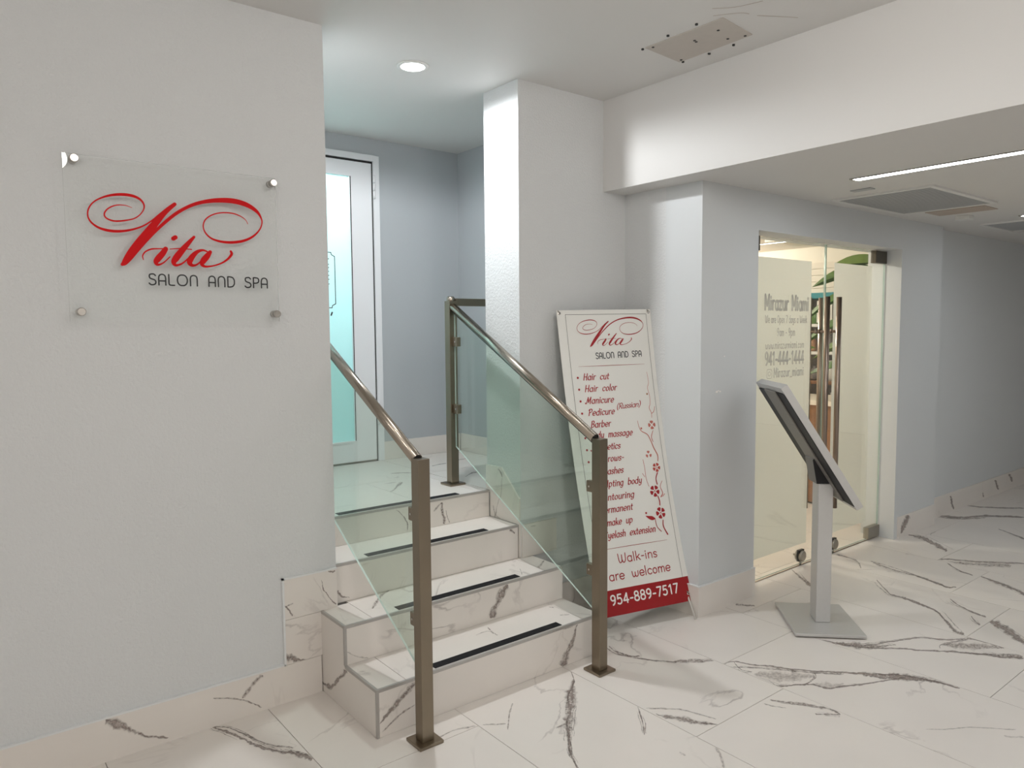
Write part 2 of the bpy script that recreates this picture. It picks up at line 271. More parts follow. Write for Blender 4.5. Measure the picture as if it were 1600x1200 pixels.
# ---- traced veins: axis, plane, strength, left/right edge points (metres)
VEINS = [
 (2,0,0.9,[2.819,1.988,2.825,1.994,2.874,1.974,2.882,1.979,2.908,1.901,2.917,1.906,2.959,1.84,2.968,1.846,3.005,1.768,3.016,1.774,3.063,1.694,3.075,1.7,3.133,1.618,3.145,1.625,3.211,1.539,3.224,1.545,3.278,1.473,3.293,1.48,3.334,1.412,3.35,1.418,3.368,1.342,3.385,1.348,3.388,1.285,3.406,1.29,3.396,1.208,3.415,1.213]),
 (2,0,0.8,[3.169,1.582,3.177,1.586,3.203,1.527,3.238,1.543,3.233,1.471,3.288,1.494,3.272,1.419,3.331,1.444,3.32,1.372,3.372,1.392,3.362,1.323,3.391,1.333,3.391,1.269,3.399,1.271]),
 (2,0,0.55,[2.813,1.952,2.821,1.958,2.888,1.877,2.898,1.883,2.974,1.779,2.987,1.786,3.057,1.671,3.072,1.679,3.143,1.587,3.16,1.595]),
 (2,0,0.8,[2.814,1.839,2.821,1.842,2.801,1.761,2.814,1.767,2.821,1.705,2.833,1.712,2.886,1.668,2.898,1.675,2.939,1.624,2.952,1.63,2.967,1.562,2.979,1.568,3.051,1.521,3.063,1.528,3.14,1.477,3.15,1.483,3.247,1.432,3.258,1.438,3.325,1.398,3.334,1.403]),
 (2,0,0.38,[2.833,1.841,2.85,1.851,2.84,1.767,2.919,1.813,2.89,1.708,2.977,1.76,2.967,1.677,3.019,1.708,3.025,1.663,3.036,1.669]),
 (2,0,0.7,[3.056,1.682,3.062,1.682,3.029,1.657,3.028,1.653,2.967,1.65,2.962,1.645,2.915,1.657,2.909,1.653]),
 (2,0,0.3,[2.949,1.629,2.959,1.635,2.956,1.588,3.002,1.612,2.987,1.558,3.027,1.581,3.054,1.54,3.068,1.548]),
 (2,0,0.7,[2.871,1.974,2.878,1.975,2.842,1.931,2.849,1.933,2.83,1.901,2.837,1.905,2.848,1.861,2.855,1.865]),
 (2,0,0.85,[3.403,1.854,3.415,1.86,3.432,1.787,3.444,1.793,3.471,1.716,3.483,1.722,3.539,1.661,3.55,1.667,3.653,1.617,3.665,1.623,3.775,1.565,3.788,1.572,3.838,1.526,3.852,1.531,3.881,1.459,3.896,1.465,3.949,1.403,3.964,1.409,3.994,1.375,4.01,1.38,4.003,1.307,4.019,1.311,3.998,1.237,4.014,1.241]),
 (2,0,0.9,[3.417,1.79,3.431,1.796,3.458,1.71,3.473,1.717,3.525,1.626,3.54,1.632,3.609,1.55,3.625,1.557,3.674,1.468,3.691,1.474,3.754,1.384,3.773,1.39,3.817,1.303,3.837,1.309,3.877,1.214,3.898,1.221,3.937,1.137,3.959,1.143]),
 (2,0,0.6,[3.428,1.785,3.44,1.79,3.432,1.718,3.492,1.745,3.472,1.658,3.541,1.691,3.548,1.617,3.584,1.634,3.637,1.581,3.646,1.586]),
 (2,0,0.5,[3.806,1.439,3.821,1.445,3.831,1.378,3.901,1.403,3.873,1.323,3.959,1.352,3.939,1.277,3.99,1.293,3.987,1.242,4,1.246]),
 (2,0,0.7,[3.766,1.43,3.764,1.433,3.805,1.444,3.812,1.449,3.884,1.423,3.893,1.428,3.974,1.385,3.984,1.389]),
 (2,0,0.6,[3.791,1.336,3.801,1.34,3.879,1.24,3.901,1.247,3.95,1.144,3.985,1.154]),
 (2,0,0.85,[4.508,2.09,4.52,2.092,4.393,1.991,4.408,1.994,4.307,1.905,4.33,1.912,4.307,1.838,4.338,1.849,4.286,1.787,4.332,1.801,4.274,1.727,4.303,1.736,4.242,1.642,4.266,1.648,4.156,1.57,4.18,1.572,4.055,1.494,4.09,1.497,3.998,1.444,4.058,1.457,4.002,1.415,4.074,1.438]),
 (2,0,0.8,[4.5,1.669,4.513,1.672,4.433,1.603,4.45,1.606,4.378,1.513,4.399,1.518,4.356,1.438,4.381,1.444]),
 (2,0,0.7,[4.317,1.496,4.328,1.497,4.255,1.456,4.272,1.457,4.212,1.419,4.236,1.422]),
 (2,0,0.8,[4.306,1.416,4.337,1.423,4.265,1.365,4.343,1.38,4.208,1.294,4.292,1.306,4.123,1.192,4.175,1.198]),
 (2,0,0.75,[5.061,1.712,5.082,1.717,5.019,1.643,5.053,1.651,4.978,1.556,5.024,1.566,4.93,1.48,4.987,1.491,4.871,1.418,4.937,1.429]),
 (2,0,0.65,[4.756,1.962,4.78,1.97,4.736,1.884,4.759,1.891,4.716,1.808,4.739,1.814,4.682,1.755,4.704,1.762,4.734,1.724,4.756,1.733]),
 (2,0,0.6,[2.682,1.665,2.689,1.669,2.721,1.598,2.74,1.608,2.769,1.529,2.792,1.54,2.802,1.462,2.825,1.47,2.795,1.422,2.802,1.424]),
 (2,0,0.5,[2.639,1.666,2.647,1.67,2.65,1.627,2.658,1.631,2.677,1.589,2.684,1.593]),
 (2,0,0.6,[2.723,1.489,2.732,1.494,2.757,1.453,2.766,1.458,2.79,1.42,2.799,1.425]),
 (2,0,0.35,[2.945,1.159,2.952,1.162,3.014,1.108,3.022,1.111,3.102,1.049,3.11,1.052,3.18,0.972,3.188,0.975,3.211,0.942,3.219,0.944]),
 (2,0,0.25,[3.122,0.954,3.135,0.957,3.167,0.902,3.18,0.906]),
 (2,0,0.6,[2.215,1.98,2.222,1.979,2.154,1.904,2.16,1.902,2.078,1.822,2.083,1.82]),
 (2,0,0.65,[2.229,1.894,2.237,1.898,2.242,1.827,2.269,1.845,2.294,1.757,2.321,1.775,2.351,1.68,2.359,1.684]),
 (2,0,0.45,[2.232,1.947,2.241,1.954,2.299,1.886,2.308,1.893,2.346,1.825,2.356,1.831,2.38,1.714,2.389,1.719]),
 (2,0,0.7,[2.527,2.468,2.537,2.473,2.514,2.389,2.524,2.396,2.556,2.283,2.565,2.291,2.614,2.197,2.624,2.204,2.663,2.138,2.673,2.145]),
 (2,0,0.6,[2.657,2.149,2.668,2.158,2.724,2.088,2.757,2.114,2.808,2.038,2.818,2.045]),
 (2,0,0.4,[2.221,1.603,2.234,1.601,2.17,1.541,2.182,1.539,2.129,1.503,2.14,1.499]),
 (2,0,0.3,[2.087,1.661,2.1,1.667,2.086,1.632,2.099,1.638]),
 (2,0,0.55,[3.489,2.392,3.512,2.406,3.517,2.347,3.539,2.361,3.551,2.307,3.574,2.321]),
 (2,0,0.55,[4.276,2.521,4.295,2.527,4.151,2.373,4.186,2.384,4.077,2.282,4.129,2.298]),
 (2,0,0.5,[4.8,2.499,4.831,2.513,4.771,2.35,4.8,2.359,4.642,2.253,4.662,2.256]),
 (2,0,0.55,[4.809,2.255,4.839,2.267,4.762,2.074,4.791,2.084,4.76,1.938,4.788,1.947,4.705,1.819,4.732,1.827,4.692,1.736,4.718,1.744]),
 (2,0,0.8,[2.224,2.392,2.228,2.392,2.166,2.308,2.169,2.304,2.058,2.231,2.061,2.226,1.983,2.138,1.989,2.132,1.909,2.079,1.914,2.074,1.832,1.985,1.842,1.979,1.771,1.91,1.78,1.908,1.73,1.82,1.735,1.82]),
 (2,0,0.65,[2.179,2.328,2.182,2.322,2.086,2.265,2.108,2.238,2.013,2.193,2.041,2.159,1.943,2.125,1.965,2.1,1.871,2.041,1.891,2.026,1.822,1.973,1.828,1.968]),
 (2,0,0.5,[1.846,2.065,1.852,2.076,1.899,2.067,1.905,2.078]),
 (2,0,0.5,[1.839,2.333,1.841,2.326,1.768,2.266,1.771,2.261,1.697,2.184,1.701,2.18]),
 (2,0,0.4,[1.641,2.268,1.647,2.277,1.713,2.215,1.72,2.224]),
 (2,0,0.4,[1.455,2.299,1.458,2.308,1.536,2.305,1.54,2.314,1.614,2.279,1.619,2.288]),
 (2,0,0.6,[2.545,2.462,2.557,2.469,2.526,2.396,2.539,2.404,2.541,2.316,2.553,2.325,2.576,2.286,2.588,2.297]),
 (2,0,0.85,[0.8,2.954,0.803,2.961,0.832,2.869,0.84,2.884,0.866,2.777,0.874,2.791,0.895,2.678,0.904,2.694,0.947,2.588,0.955,2.605,1.001,2.513,1.017,2.54,1.017,2.466,1.029,2.48]),
 (2,0,0.55,[0.809,2.931,0.813,2.941,0.857,2.879,0.861,2.888,0.901,2.753,0.906,2.761,0.934,2.664,0.938,2.673,1,2.586,1.004,2.595]),
 (2,0,0.85,[5.678,2.412,5.707,2.423,5.648,2.302,5.719,2.325,5.537,2.172,5.629,2.198,5.435,2.048,5.509,2.067]),
 (2,0,0.85,[5.181,2.04,5.21,2.052,5.259,1.975,5.288,1.986,5.343,1.852,5.373,1.862,5.441,1.735,5.471,1.745,5.546,1.623,5.577,1.632]),
 (2,0,0.45,[5.224,1.962,5.236,1.966,5.235,1.852,5.3,1.873,5.296,1.761,5.372,1.786,5.406,1.651,5.484,1.675]),
 (2,0,0.8,[6.411,2.497,6.474,2.521,6.5,2.358,6.562,2.381,6.701,2.242,6.765,2.264,6.898,2.032,6.964,2.052]),
 (2,0,0.5,[6.39,2.488,6.407,2.495,6.443,2.337,6.531,2.369,6.665,2.229,6.683,2.235]),
 (2,0,0.7,[5.175,1.945,5.198,1.95,5.072,1.829,5.093,1.835,5.039,1.744,5.061,1.75]),
 (2,0,0.65,[6.984,2.487,7.031,2.503,7.033,2.355,7.079,2.371,7.253,2.14,7.299,2.154]),
 (2,0,0.7,[6.354,2.036,6.374,2.041,6.28,1.928,6.313,1.936,6.187,1.815,6.232,1.825]),
 (2,0,0.5,[4.835,2.283,4.852,2.29,4.832,2.198,4.849,2.204,4.803,2.072,4.819,2.078,4.775,1.967,4.791,1.972]),
 (1,2.931,0.75,[0.433,0.142,0.445,0.172,0.474,0.114,0.484,0.139,0.53,0.077,0.536,0.091,0.568,0.049,0.57,0.059,0.645,0.012,0.646,0.02]),
 (1,2.931,0.55,[1.01,0.157,1.019,0.144,0.968,0.135,0.979,0.121,0.926,0.086,0.935,0.076]),
 (1,2.931,0.65,[0.814,0.112,0.814,0.118,0.899,0.085,0.9,0.09,0.964,0.046,0.966,0.051,1.003,0.014,1.006,0.018]),
 (1,2.931,0.95,[1.277,0.491,1.279,0.491,1.278,0.454,1.283,0.454,1.289,0.436,1.292,0.438,1.311,0.403,1.313,0.405,1.325,0.383,1.328,0.386,1.341,0.367,1.344,0.369]),
 (1,2.931,0.8,[1.307,0.52,1.308,0.523,1.326,0.51,1.326,0.518,1.34,0.513,1.338,0.52]),
 (1,2.931,0.9,[1.106,0.412,1.111,0.417,1.121,0.399,1.126,0.403,1.141,0.363,1.148,0.366]),
 (1,2.931,0.6,[1.121,0.409,1.119,0.414,1.151,0.416,1.149,0.421]),
 (1,2.931,0.85,[1.104,0.184,1.109,0.213,1.131,0.173,1.137,0.2,1.163,0.164,1.165,0.178,1.201,0.157,1.201,0.163]),
 (1,2.435,0.75,[1.28,0.051,1.276,0.056,1.342,0.089,1.329,0.103,1.397,0.127,1.381,0.144,1.451,0.16,1.437,0.177]),
 (1,2.435,0.5,[1.295,0.017,1.29,0.023,1.368,0.058,1.364,0.064,1.439,0.078,1.435,0.084]),
 (1,2.435,0.7,[2.242,-0.008,2.208,0.011,2.266,0.042,2.235,0.06,2.299,0.104,2.279,0.114,2.323,0.179,2.316,0.183]),
 (1,2.435,0.5,[2.23,0.173,2.227,0.18,2.29,0.172,2.287,0.179]),
 (1,2.702,0.8,[2.031,0.196,2.002,0.213,2.07,0.261,2.036,0.281,2.124,0.335,2.098,0.352]),
 (1,2.702,0.35,[1.278,0.245,1.28,0.25,1.32,0.217,1.322,0.223,1.374,0.191,1.376,0.197]),
 (1,2.957,0.9,[1.36,0.412,1.367,0.414,1.372,0.386,1.38,0.392,1.394,0.374,1.396,0.38,1.421,0.367,1.422,0.37]),
 (1,2.957,0.8,[2.328,0.513,2.336,0.52,2.362,0.487,2.37,0.494]),
 (1,3.207,0.75,[1.803,0.655,1.805,0.656,1.834,0.629,1.837,0.631,1.855,0.597,1.861,0.599,1.864,0.572,1.87,0.571,1.863,0.539,1.869,0.538]),
 (1,3.207,0.7,[2.074,0.655,2.084,0.653,2.073,0.607,2.088,0.607,2.083,0.559,2.099,0.558,2.085,0.536,2.095,0.534]),
 (1,3.207,0.45,[2.03,0.611,2.024,0.616,2.059,0.634,2.051,0.643,2.081,0.647,2.074,0.655]),
 (1,3.207,0.5,[2.099,0.608,2.104,0.608,2.109,0.563,2.113,0.564,2.121,0.535,2.126,0.536]),
 (2,0.19,0.6,[1.954,2.657,1.959,2.659,1.936,2.607,1.946,2.614,1.934,2.554,1.939,2.558]),
 (2,0.19,0.4,[1.862,2.617,1.865,2.625,1.917,2.622,1.921,2.629,1.942,2.604,1.948,2.611]),
 (2,0.19,0.5,[2.335,2.665,2.342,2.673,2.343,2.638,2.351,2.646]),
 (2,0.19,0.35,[2.305,2.55,2.311,2.558,2.348,2.527,2.355,2.535]),
 (2,0.355,0.45,[2.277,2.726,2.281,2.736,2.375,2.774,2.386,2.802,2.468,2.844,2.473,2.856]),
 (2,0.355,0.5,[2.28,2.822,2.284,2.822,2.231,2.746,2.236,2.747]),
 (2,0.355,0.55,[1.453,2.808,1.453,2.816,1.501,2.856,1.502,2.883,1.561,2.921,1.566,2.946,1.623,2.965,1.626,2.974]),
 (2,0.675,0.6,[2.201,3.972,2.21,3.99,2.273,3.943,2.284,3.961,2.331,3.859,2.342,3.877,2.399,3.801,2.41,3.819,2.444,3.729,2.456,3.746]),
 (2,0.675,0.5,[1.904,3.52,1.909,3.53,1.966,3.533,1.974,3.551,2.02,3.588,2.03,3.619,2.072,3.642,2.092,3.693,2.123,3.694,2.134,3.72]),
 (2,0.675,0.6,[2.528,4.024,2.54,4.043,2.602,4.043,2.614,4.062,2.655,4.047,2.667,4.067]),
 (2,0.675,0.6,[2.49,3.593,2.495,3.602,2.585,3.656,2.605,3.689,2.631,3.662,2.648,3.688]),
 (2,0.675,0.55,[2.765,4.097,2.782,4.123,2.845,4.098,2.862,4.124]),
 (2,0.675,0.4,[2.018,3.729,2.023,3.739,2.095,3.728,2.101,3.738]),
 (0,1.264,0.8,[2.955,0.03,2.941,0.044,2.867,0.032,2.869,0.053,2.772,0.102,2.793,0.105,2.679,0.173,2.707,0.176]),
 (1,2.41,0.9,[5.573,0.028,5.553,0.035,5.651,0.075,5.571,0.103,5.696,0.135,5.636,0.156]),
 (1,2.49,0.85,[6.622,0.144,6.657,0.142,6.7,0.014,6.736,0.012]),
 (1,2.49,0.85,[7.225,0.146,7.262,0.146,7.345,0.019,7.384,0.019]),
 (1,2.49,0.85,[7.604,0.146,7.646,0.145,7.697,0.038,7.74,0.037]),
 (1,2.49,0.85,[7.957,0.153,7.999,0.155,8.057,0.067,8.1,0.069]),
 (1,2.946,0.7,[2.626,0.41,2.632,0.408,2.612,0.375,2.626,0.369,2.589,0.338,2.611,0.335,2.62,0.305,2.63,0.31]),
 (1,2.946,0.4,[2.458,0.512,2.457,0.517,2.495,0.51,2.494,0.515]),
 (0,2.392,0.8,[3.138,0.802,3.132,0.805,3.121,0.785,3.11,0.79,3.107,0.764,3.101,0.766]),
 (0,2.392,0.5,[3.189,0.595,3.182,0.598,3.17,0.545,3.163,0.548,3.122,0.531,3.117,0.536]),
]
LOGO = [
 [0.5975,1.9921,0.00093,0.5755,1.9983,0.00154,0.5464,1.9955,0.00213,0.5217,1.9817,0.00242,0.5096,1.963,0.00241,0.5158,1.9484,0.00272,0.5383,1.9409,0.00304,0.5674,1.944,0.00277,0.6031,1.9547,0.00218,0.6265,1.9742,0.00188,0.6377,1.9979,0.00252,0.6313,2.0179,0.00345,0.6121,2.0308,0.00467,0.5829,2.0354,0.00524,0.5479,2.0323,0.00457,0.5132,2.0217,0.00331,0.4815,2.0029,0.00238,0.4632,1.9781,0.00237,0.4588,1.9528,0.00236,0.4673,1.9318,0.00296,0.4889,1.9148,0.00389,0.5197,1.9064,0.00484,0.5542,1.9065,0.00459,0.5896,1.9138,0.00372,0.6259,1.9282,0.00282,0.6569,1.9489,0.00254,0.6855,1.975,0.00288,0.7144,2.0013,0.00323],
 [0.7407,2.0184,0.00651,0.7206,2.0006,0.00776,0.7011,1.9803,0.009,0.6752,1.9479,0.01148,0.6494,1.9131,0.01392,0.6239,1.8788,0.01538,0.5986,1.8447,0.01496,0.5797,1.8172,0.01301,0.566,1.7978,0.00926,0.5587,1.7916,0.00554],
 [0.5586,1.7897,0.00246,0.576,1.7983,0.00247,0.604,1.8321,0.00281,0.6357,1.8731,0.0041,0.674,1.9183,0.00511,0.7127,1.9576,0.00581,0.7517,1.9909,0.00589,0.7976,2.0193,0.00597,0.844,2.0373,0.00674,0.8979,2.0482,0.00857,0.9527,2.051,0.00978,1.0014,2.0419,0.00923,1.04,2.0209,0.00647,1.0579,1.9941,0.00326,1.0594,1.9728,0.00254,1.0484,1.9477,0.00289,1.0224,1.9216,0.00394,0.9861,1.9028,0.00496,0.9404,1.8935,0.00524,0.8992,1.8942,0.00448,0.8658,1.9036,0.00341,0.8451,1.9226,0.00271,0.838,1.9459,0.00236,0.8456,1.9703,0.00236,0.8689,1.99,0.00238,0.903,2.002,0.00241,0.9442,2.0044,0.00244,0.9753,1.9967,0.00211,0.9959,1.9838,0.00142,1.0046,1.9684,0.00107],
 [0.6278,1.8113,0.00158,0.6259,1.8256,0.0022,0.6356,1.8405,0.00253,0.656,1.8509,0.00286,0.6807,1.8537,0.00224,0.7024,1.855,0.00194],
 [0.7036,1.8544,0.0084,0.6924,1.8372,0.0103,0.6775,1.8192,0.01089,0.6695,1.8056,0.00895,0.6753,1.796,0.00448,0.6942,1.8042,0.00258,0.717,1.8267,0.00195],
 [0.7309,1.8934,0.00781,0.7387,1.8986,0.00783],
 [0.8037,1.9046,0.00467,0.7827,1.8802,0.00796,0.7605,1.8532,0.01053,0.7403,1.8266,0.01178,0.7295,1.8087,0.00914,0.7367,1.797,0.00491,0.7606,1.8062,0.00297,0.7853,1.8304,0.00199],
 [0.718,1.8547,0.00162,0.753,1.8588,0.00197,0.7929,1.8579,0.002],
 [0.8492,1.8531,0.00271,0.8328,1.8576,0.00405,0.8121,1.8496,0.0067,0.7931,1.8295,0.01,0.7846,1.8101,0.00997,0.7946,1.7991,0.00533,0.8145,1.8062,0.00302,0.8399,1.8334,0.00237],
 [0.8599,1.8524,0.00681,0.8473,1.8352,0.01085,0.8334,1.818,0.01081,0.8289,1.8048,0.00742,0.8406,1.7972,0.00407,0.8722,1.8021,0.00274,0.9032,1.8147,0.00311,0.9257,1.8312,0.00418,0.9388,1.8487,0.00524,0.9364,1.859,0.00454],
]
STEMS = [
 [0.532,0.352,0.00093,0.535,0.41,0.00139,0.524,0.441,0.00139,0.531,0.482,0.00139,0.529,0.526,0.00139,0.519,0.552,0.00185,0.529,0.58,0.00185,0.527,0.606,0.00139],
 [0.556,0.546,0.00139,0.546,0.572,0.00185,0.531,0.583,0.00185],
 [0.432,0.618,0.00139,0.437,0.653,0.00185,0.449,0.676,0.00231,0.483,0.696,0.00278,0.499,0.728,0.00278,0.513,0.773,0.00324,0.531,0.814,0.00324,0.527,0.845,0.00278],
 [0.524,0.677,0.00139,0.508,0.711,0.00231,0.514,0.738,0.00185],
 [0.512,0.909,0.0037,0.497,0.938,0.00324,0.499,0.969,0.0037],
 [0.491,1.033,0.00324,0.497,1.059,0.0037,0.495,1.081,0.0037],
 [0.499,1.163,0.00324,0.495,1.196,0.0037,0.514,1.24,0.00416],
 [0.449,1.148,0.00231,0.453,1.191,0.00231,0.476,1.22,0.00231],
 [0.393,1.129,0.00139,0.411,1.138,0.00833,0.428,1.144,0.01203,0.441,1.147,0.00833,0.45,1.148,0.00185],
 [0.432,0.83,0.00139,0.435,0.88,0.00139,0.434,0.932,0.00139,0.444,0.976,0.00139],
 [0.415,0.904,0.00139,0.427,0.923,0.00139],
 [0.534,0.955,0.00139,0.517,0.984,0.00185,0.526,1.019,0.00278,0.511,1.039,0.00324],
 [0.538,1.025,0.00185,0.522,1.038,0.00185],
]
FLOWERS = [(0.521, 0.646), (0.473, 0.805), (0.511, 0.879), (0.476, 1.004), (0.492, 1.123)]
BUDS = [(0.517, 0.474), (0.45, 0.661), (0.398, 1.114)]

# ------------------------------------------------------------------ helpers
WL = {}                       # world translation of every object made here
class MB:
    """collects geometry; build() links it as one mesh object"""
    def __init__(self):
        self.v, self.f, self.mi, self.uv = [], [], [], {}
        self.smooth = set(); self.k = 0
    def face(self, idx, mi=0, uv=None, smooth=False):
        if uv: self.uv[len(self.f)] = uv
        if smooth: self.smooth.add(len(self.f))
        self.f.append(idx); self.mi.append(mi)
    def quad(self, a, b, c, d, mi=0, uv=None, smooth=False):
        n = len(self.v); self.v += [tuple(a), tuple(b), tuple(c), tuple(d)]
        self.face((n, n + 1, n + 2, n + 3), mi, uv, smooth)
    def poly(self, pts, mi=0):
        n = len(self.v); self.v += [tuple(p) for p in pts]
        self.face(tuple(range(n, n + len(pts))), mi)
    def hexa(self, p, mi=0, mis=None):
        """8 corners: bottom ring 0-3, top ring 4-7 (counter-clockwise seen from above)"""
        n = len(self.v); self.v += [tuple(q) for q in p]
        F = [(3, 2, 1, 0), (4, 5, 6, 7), (0, 1, 5, 4), (1, 2, 6, 5), (2, 3, 7, 6), (3, 0, 4, 7)]
        for k, f in enumerate(F):
            self.face(tuple(n + i for i in f), mis[k] if mis else mi)
    def box(self, x0, x1, y0, y1, z0, z1, mi=0, mis=None):
        self.hexa([(x0, y0, z0), (x1, y0, z0), (x1, y1, z0), (x0, y1, z0), (x0, y0, z1), (x1, y0, z1), (x1, y1, z1), (x0, y1, z1)], mi, mis)
    def prism(self, pts, axis, a, b, mi=0):
        """extrude a 2D outline along an axis from a to b"""
        def P(p, t):
            return (t, p[0], p[1]) if axis == 0 else (p[0], t, p[1]) if axis == 1 else (p[0], p[1], t)
        n = len(self.v); k = len(pts)
        self.v += [P(p, a) for p in pts] + [P(p, b) for p in pts]
        ar = sum(pts[i][0] * pts[(i + 1) % k][1] - pts[(i + 1) % k][0] * pts[i][1] for i in range(k))
        fl = (ar > 0) ^ (axis == 1) ^ (b < a)
        lo, hi = tuple(range(n, n + k)), tuple(range(n + k, n + 2 * k))
        self.face(lo[::-1] if fl else lo, mi); self.face(hi if fl else hi[::-1], mi)
        for i in range(k):
            j = (i + 1) % k
            q = (n + i, n + j, n + k + j, n + k + i)
            self.face(q if fl else q[::-1], mi)
    def tube(self, pts, r, seg=14, mi=0, caps=True, rad=None):
        pts = [Vector(p) for p in pts]
        rings = []
        up = None
        for i, p in enumerate(pts):
            t = (pts[min(i + 1, len(pts) - 1)] - pts[max(i - 1, 0)]).normalized()
            if up is None:
                up = Vector((0, 0, 1)) if abs(t.z) < 0.9 else Vector((1, 0, 0))
            s = t.cross(up).normalized(); u = s.cross(t).normalized(); up = u
            rr = rad[i] if rad else r
            n = len(self.v)
            self.v += [tuple(p + (s * math.cos(2 * math.pi * k / seg) + u * math.sin(2 * math.pi * k / seg)) * rr) for k in range(seg)]
            rings.append(n)
        for a, b in zip(rings, rings[1:]):
            for k in range(seg):
                self.face((a + k, a + (k + 1) % seg, b + (k + 1) % seg, b + k), mi, smooth=True)
        if caps:
            self.face(tuple(rings[0] + k for k in range(seg))[::-1], mi); self.face(tuple(rings[-1] + k for k in range(seg)), mi)
    def lathe(self, c, prof, seg=20, mi=0, axis=2):
        rings = []
        for r, h in prof:
            n = len(self.v)
            for k in range(seg):
                a = 2 * math.pi * k / seg
                d = (r * math.cos(a), r * math.sin(a), h)
                if axis == 1: d = (d[0], h, d[1])
                if axis == 0: d = (h, d[0], d[1])
                self.v.append((c[0] + d[0], c[1] + d[1], c[2] + d[2]))
            rings.append(n)
        for a, b in zip(rings, rings[1:]):
            for k in range(seg):
                self.face((a + k, a + (k + 1) % seg, b + (k + 1) % seg, b + k), mi, smooth=True)
        self.face(tuple(rings[0] + k for k in range(seg))[::-1], mi); self.face(tuple(rings[-1] + k for k in range(seg)), mi)
    def ribbon(self, pts, hw, mp, mi=0, caps=True):
        """flat stroke: 2D pts with half widths, placed by mp(x, y)"""
        n = len(pts)
        L, R = [], []
        self.k += 1; lf = (self.k % 9) * 5e-5
        for i in range(n):
            a = pts[max(i - 1, 0)]; b = pts[min(i + 1, n - 1)]
            dx, dy = b[0] - a[0], b[1] - a[1]; l = math.hypot(dx, dy) or 1
            nx, ny = -dy / l * hw[i], dx / l * hw[i]
            L.append(mp(pts[i][0] + nx, pts[i][1] + ny, lf)); R.append(mp(pts[i][0] - nx, pts[i][1] - ny, lf))
        s = len(self.v)
        for a, b in zip(L, R): self.v += [tuple(a), tuple(b)]
        for i in range(n - 1):
            self.face((s + 2 * i, s + 2 * i + 1, s + 2 * i + 3, s + 2 * i + 2), mi)
        if caps:
            for i in (0, n - 1): self.disc(pts[i], hw[i], mp, mi)
    def disc(self, c, r, mp, mi=0, seg=10, ry=None):
        self.k += 1; lf = (self.k % 9) * 5e-5
        self.poly([mp(c[0] + r * math.cos(2 * math.pi * k / seg), c[1] + (ry or r) * math.sin(2 * math.pi * k / seg), lf) for k in range(seg)], mi)
    def build(self, name, mats, parent=None, bevel=0.0, origin=None):
        if not isinstance(mats, (list, tuple)): mats = [mats]
        xs = list(zip(*self.v))
        c = Vector(origin) if origin else Vector(((min(xs[0]) + max(xs[0])) / 2, (min(xs[1]) + max(xs[1])) / 2, min(xs[2])))
        me = bpy.data.meshes.new(name)
        me.from_pydata([(x - c.x, y - c.y, z - c.z) for x, y, z in self.v], [], self.f)
        for m in mats: me.materials.append(M[m] if isinstance(m, str) else m)
        for i, p in enumerate(me.polygons):
            p.material_index = self.mi[i]
            p.use_smooth = i in self.smooth
        if self.uv:
            ul = me.uv_layers.new(name='UVMap')
            for fi, uv in self.uv.items():
                p = me.polygons[fi]
                for k, li in enumerate(p.loop_indices): ul.data[li].uv = uv[k]
        if bevel:
            bm = bmesh.new(); bm.from_mesh(me)
            bmesh.ops.remove_doubles(bm, verts=bm.verts, dist=1e-5)
            ed = [e for e in bm.edges if len(e.link_faces) == 2 and e.calc_face_angle(0) > 0.6]
            bmesh.ops.bevel(bm, geom=ed, offset=bevel, segments=2, profile=0.6, affect='EDGES')
            bm.to_mesh(me); bm.free()
        me.validate(); me.update()
        o = bpy.data.objects.new(name, me)
        COL.objects.link(o)
        place(o, c, parent)
        return o
def place(o, c, parent=None):
    o.location = c
    WL[o.name] = Vector(c)
    if parent:
        o.parent = parent
        o.matrix_parent_inverse = Matrix.Translation(-WL[parent.name])
def tag(o, label=None, cat=None, group=None, kind=None):
    if label: o['label'] = label
    if cat: o['category'] = cat
    if group: o['group'] = group
    if kind: o['kind'] = kind
    return o
def thing(name, loc, label, cat, group=None, kind=None):
    o = bpy.data.objects.new(name, None)
    COL.objects.link(o); o.empty_display_size = 0.1
    place(o, loc)
    return tag(o, label, cat, group, kind)
def boxo(name, x0, x1, y0, y1, z0, z1, mat, parent=None, bevel=0.0):
    b = MB(); b.box(x0, x1, y0, y1, z0, z1)
    return b.build(name, mat, parent, bevel)
def struct(o, label=None, cat=None):
    o['kind'] = 'structure'
    if label: o['label'] = label
    if cat: o['category'] = cat
    return o
def lamp(name, typ, loc, power, col, parent, size=0.08, spot=None, blend=0.5):
    l = bpy.data.lights.new(name, typ)
    l.energy = power; l.color = col
    if typ == 'SPOT':
        l.spot_size = spot; l.spot_blend = blend; l.shadow_soft_size = size
    elif typ == 'AREA':
        l.shape = 'DISK'; l.size = size
    else:
        l.shadow_soft_size = size
    o = bpy.data.objects.new(name, l); COL.objects.link(o)
    place(o, loc, parent)
    return o
def catmull(p, n=6, closed=False):
    out = []
    k = len(p)
    for i in range(k - 1):
        a, b, c, d = p[max(i - 1, 0)], p[i], p[i + 1], p[min(i + 2, k - 1)]
        for s in range(n):
            t = s / n
            out.append(tuple(0.5 * (2 * b[j] + (c[j] - a[j]) * t + (2 * a[j] - 5 * b[j] + 4 * c[j] - d[j]) * t * t + (3 * b[j] - a[j] - 3 * c[j] + d[j]) * t ** 3) for j in range(len(b))))
    out.append(tuple(p[-1]))
    return out

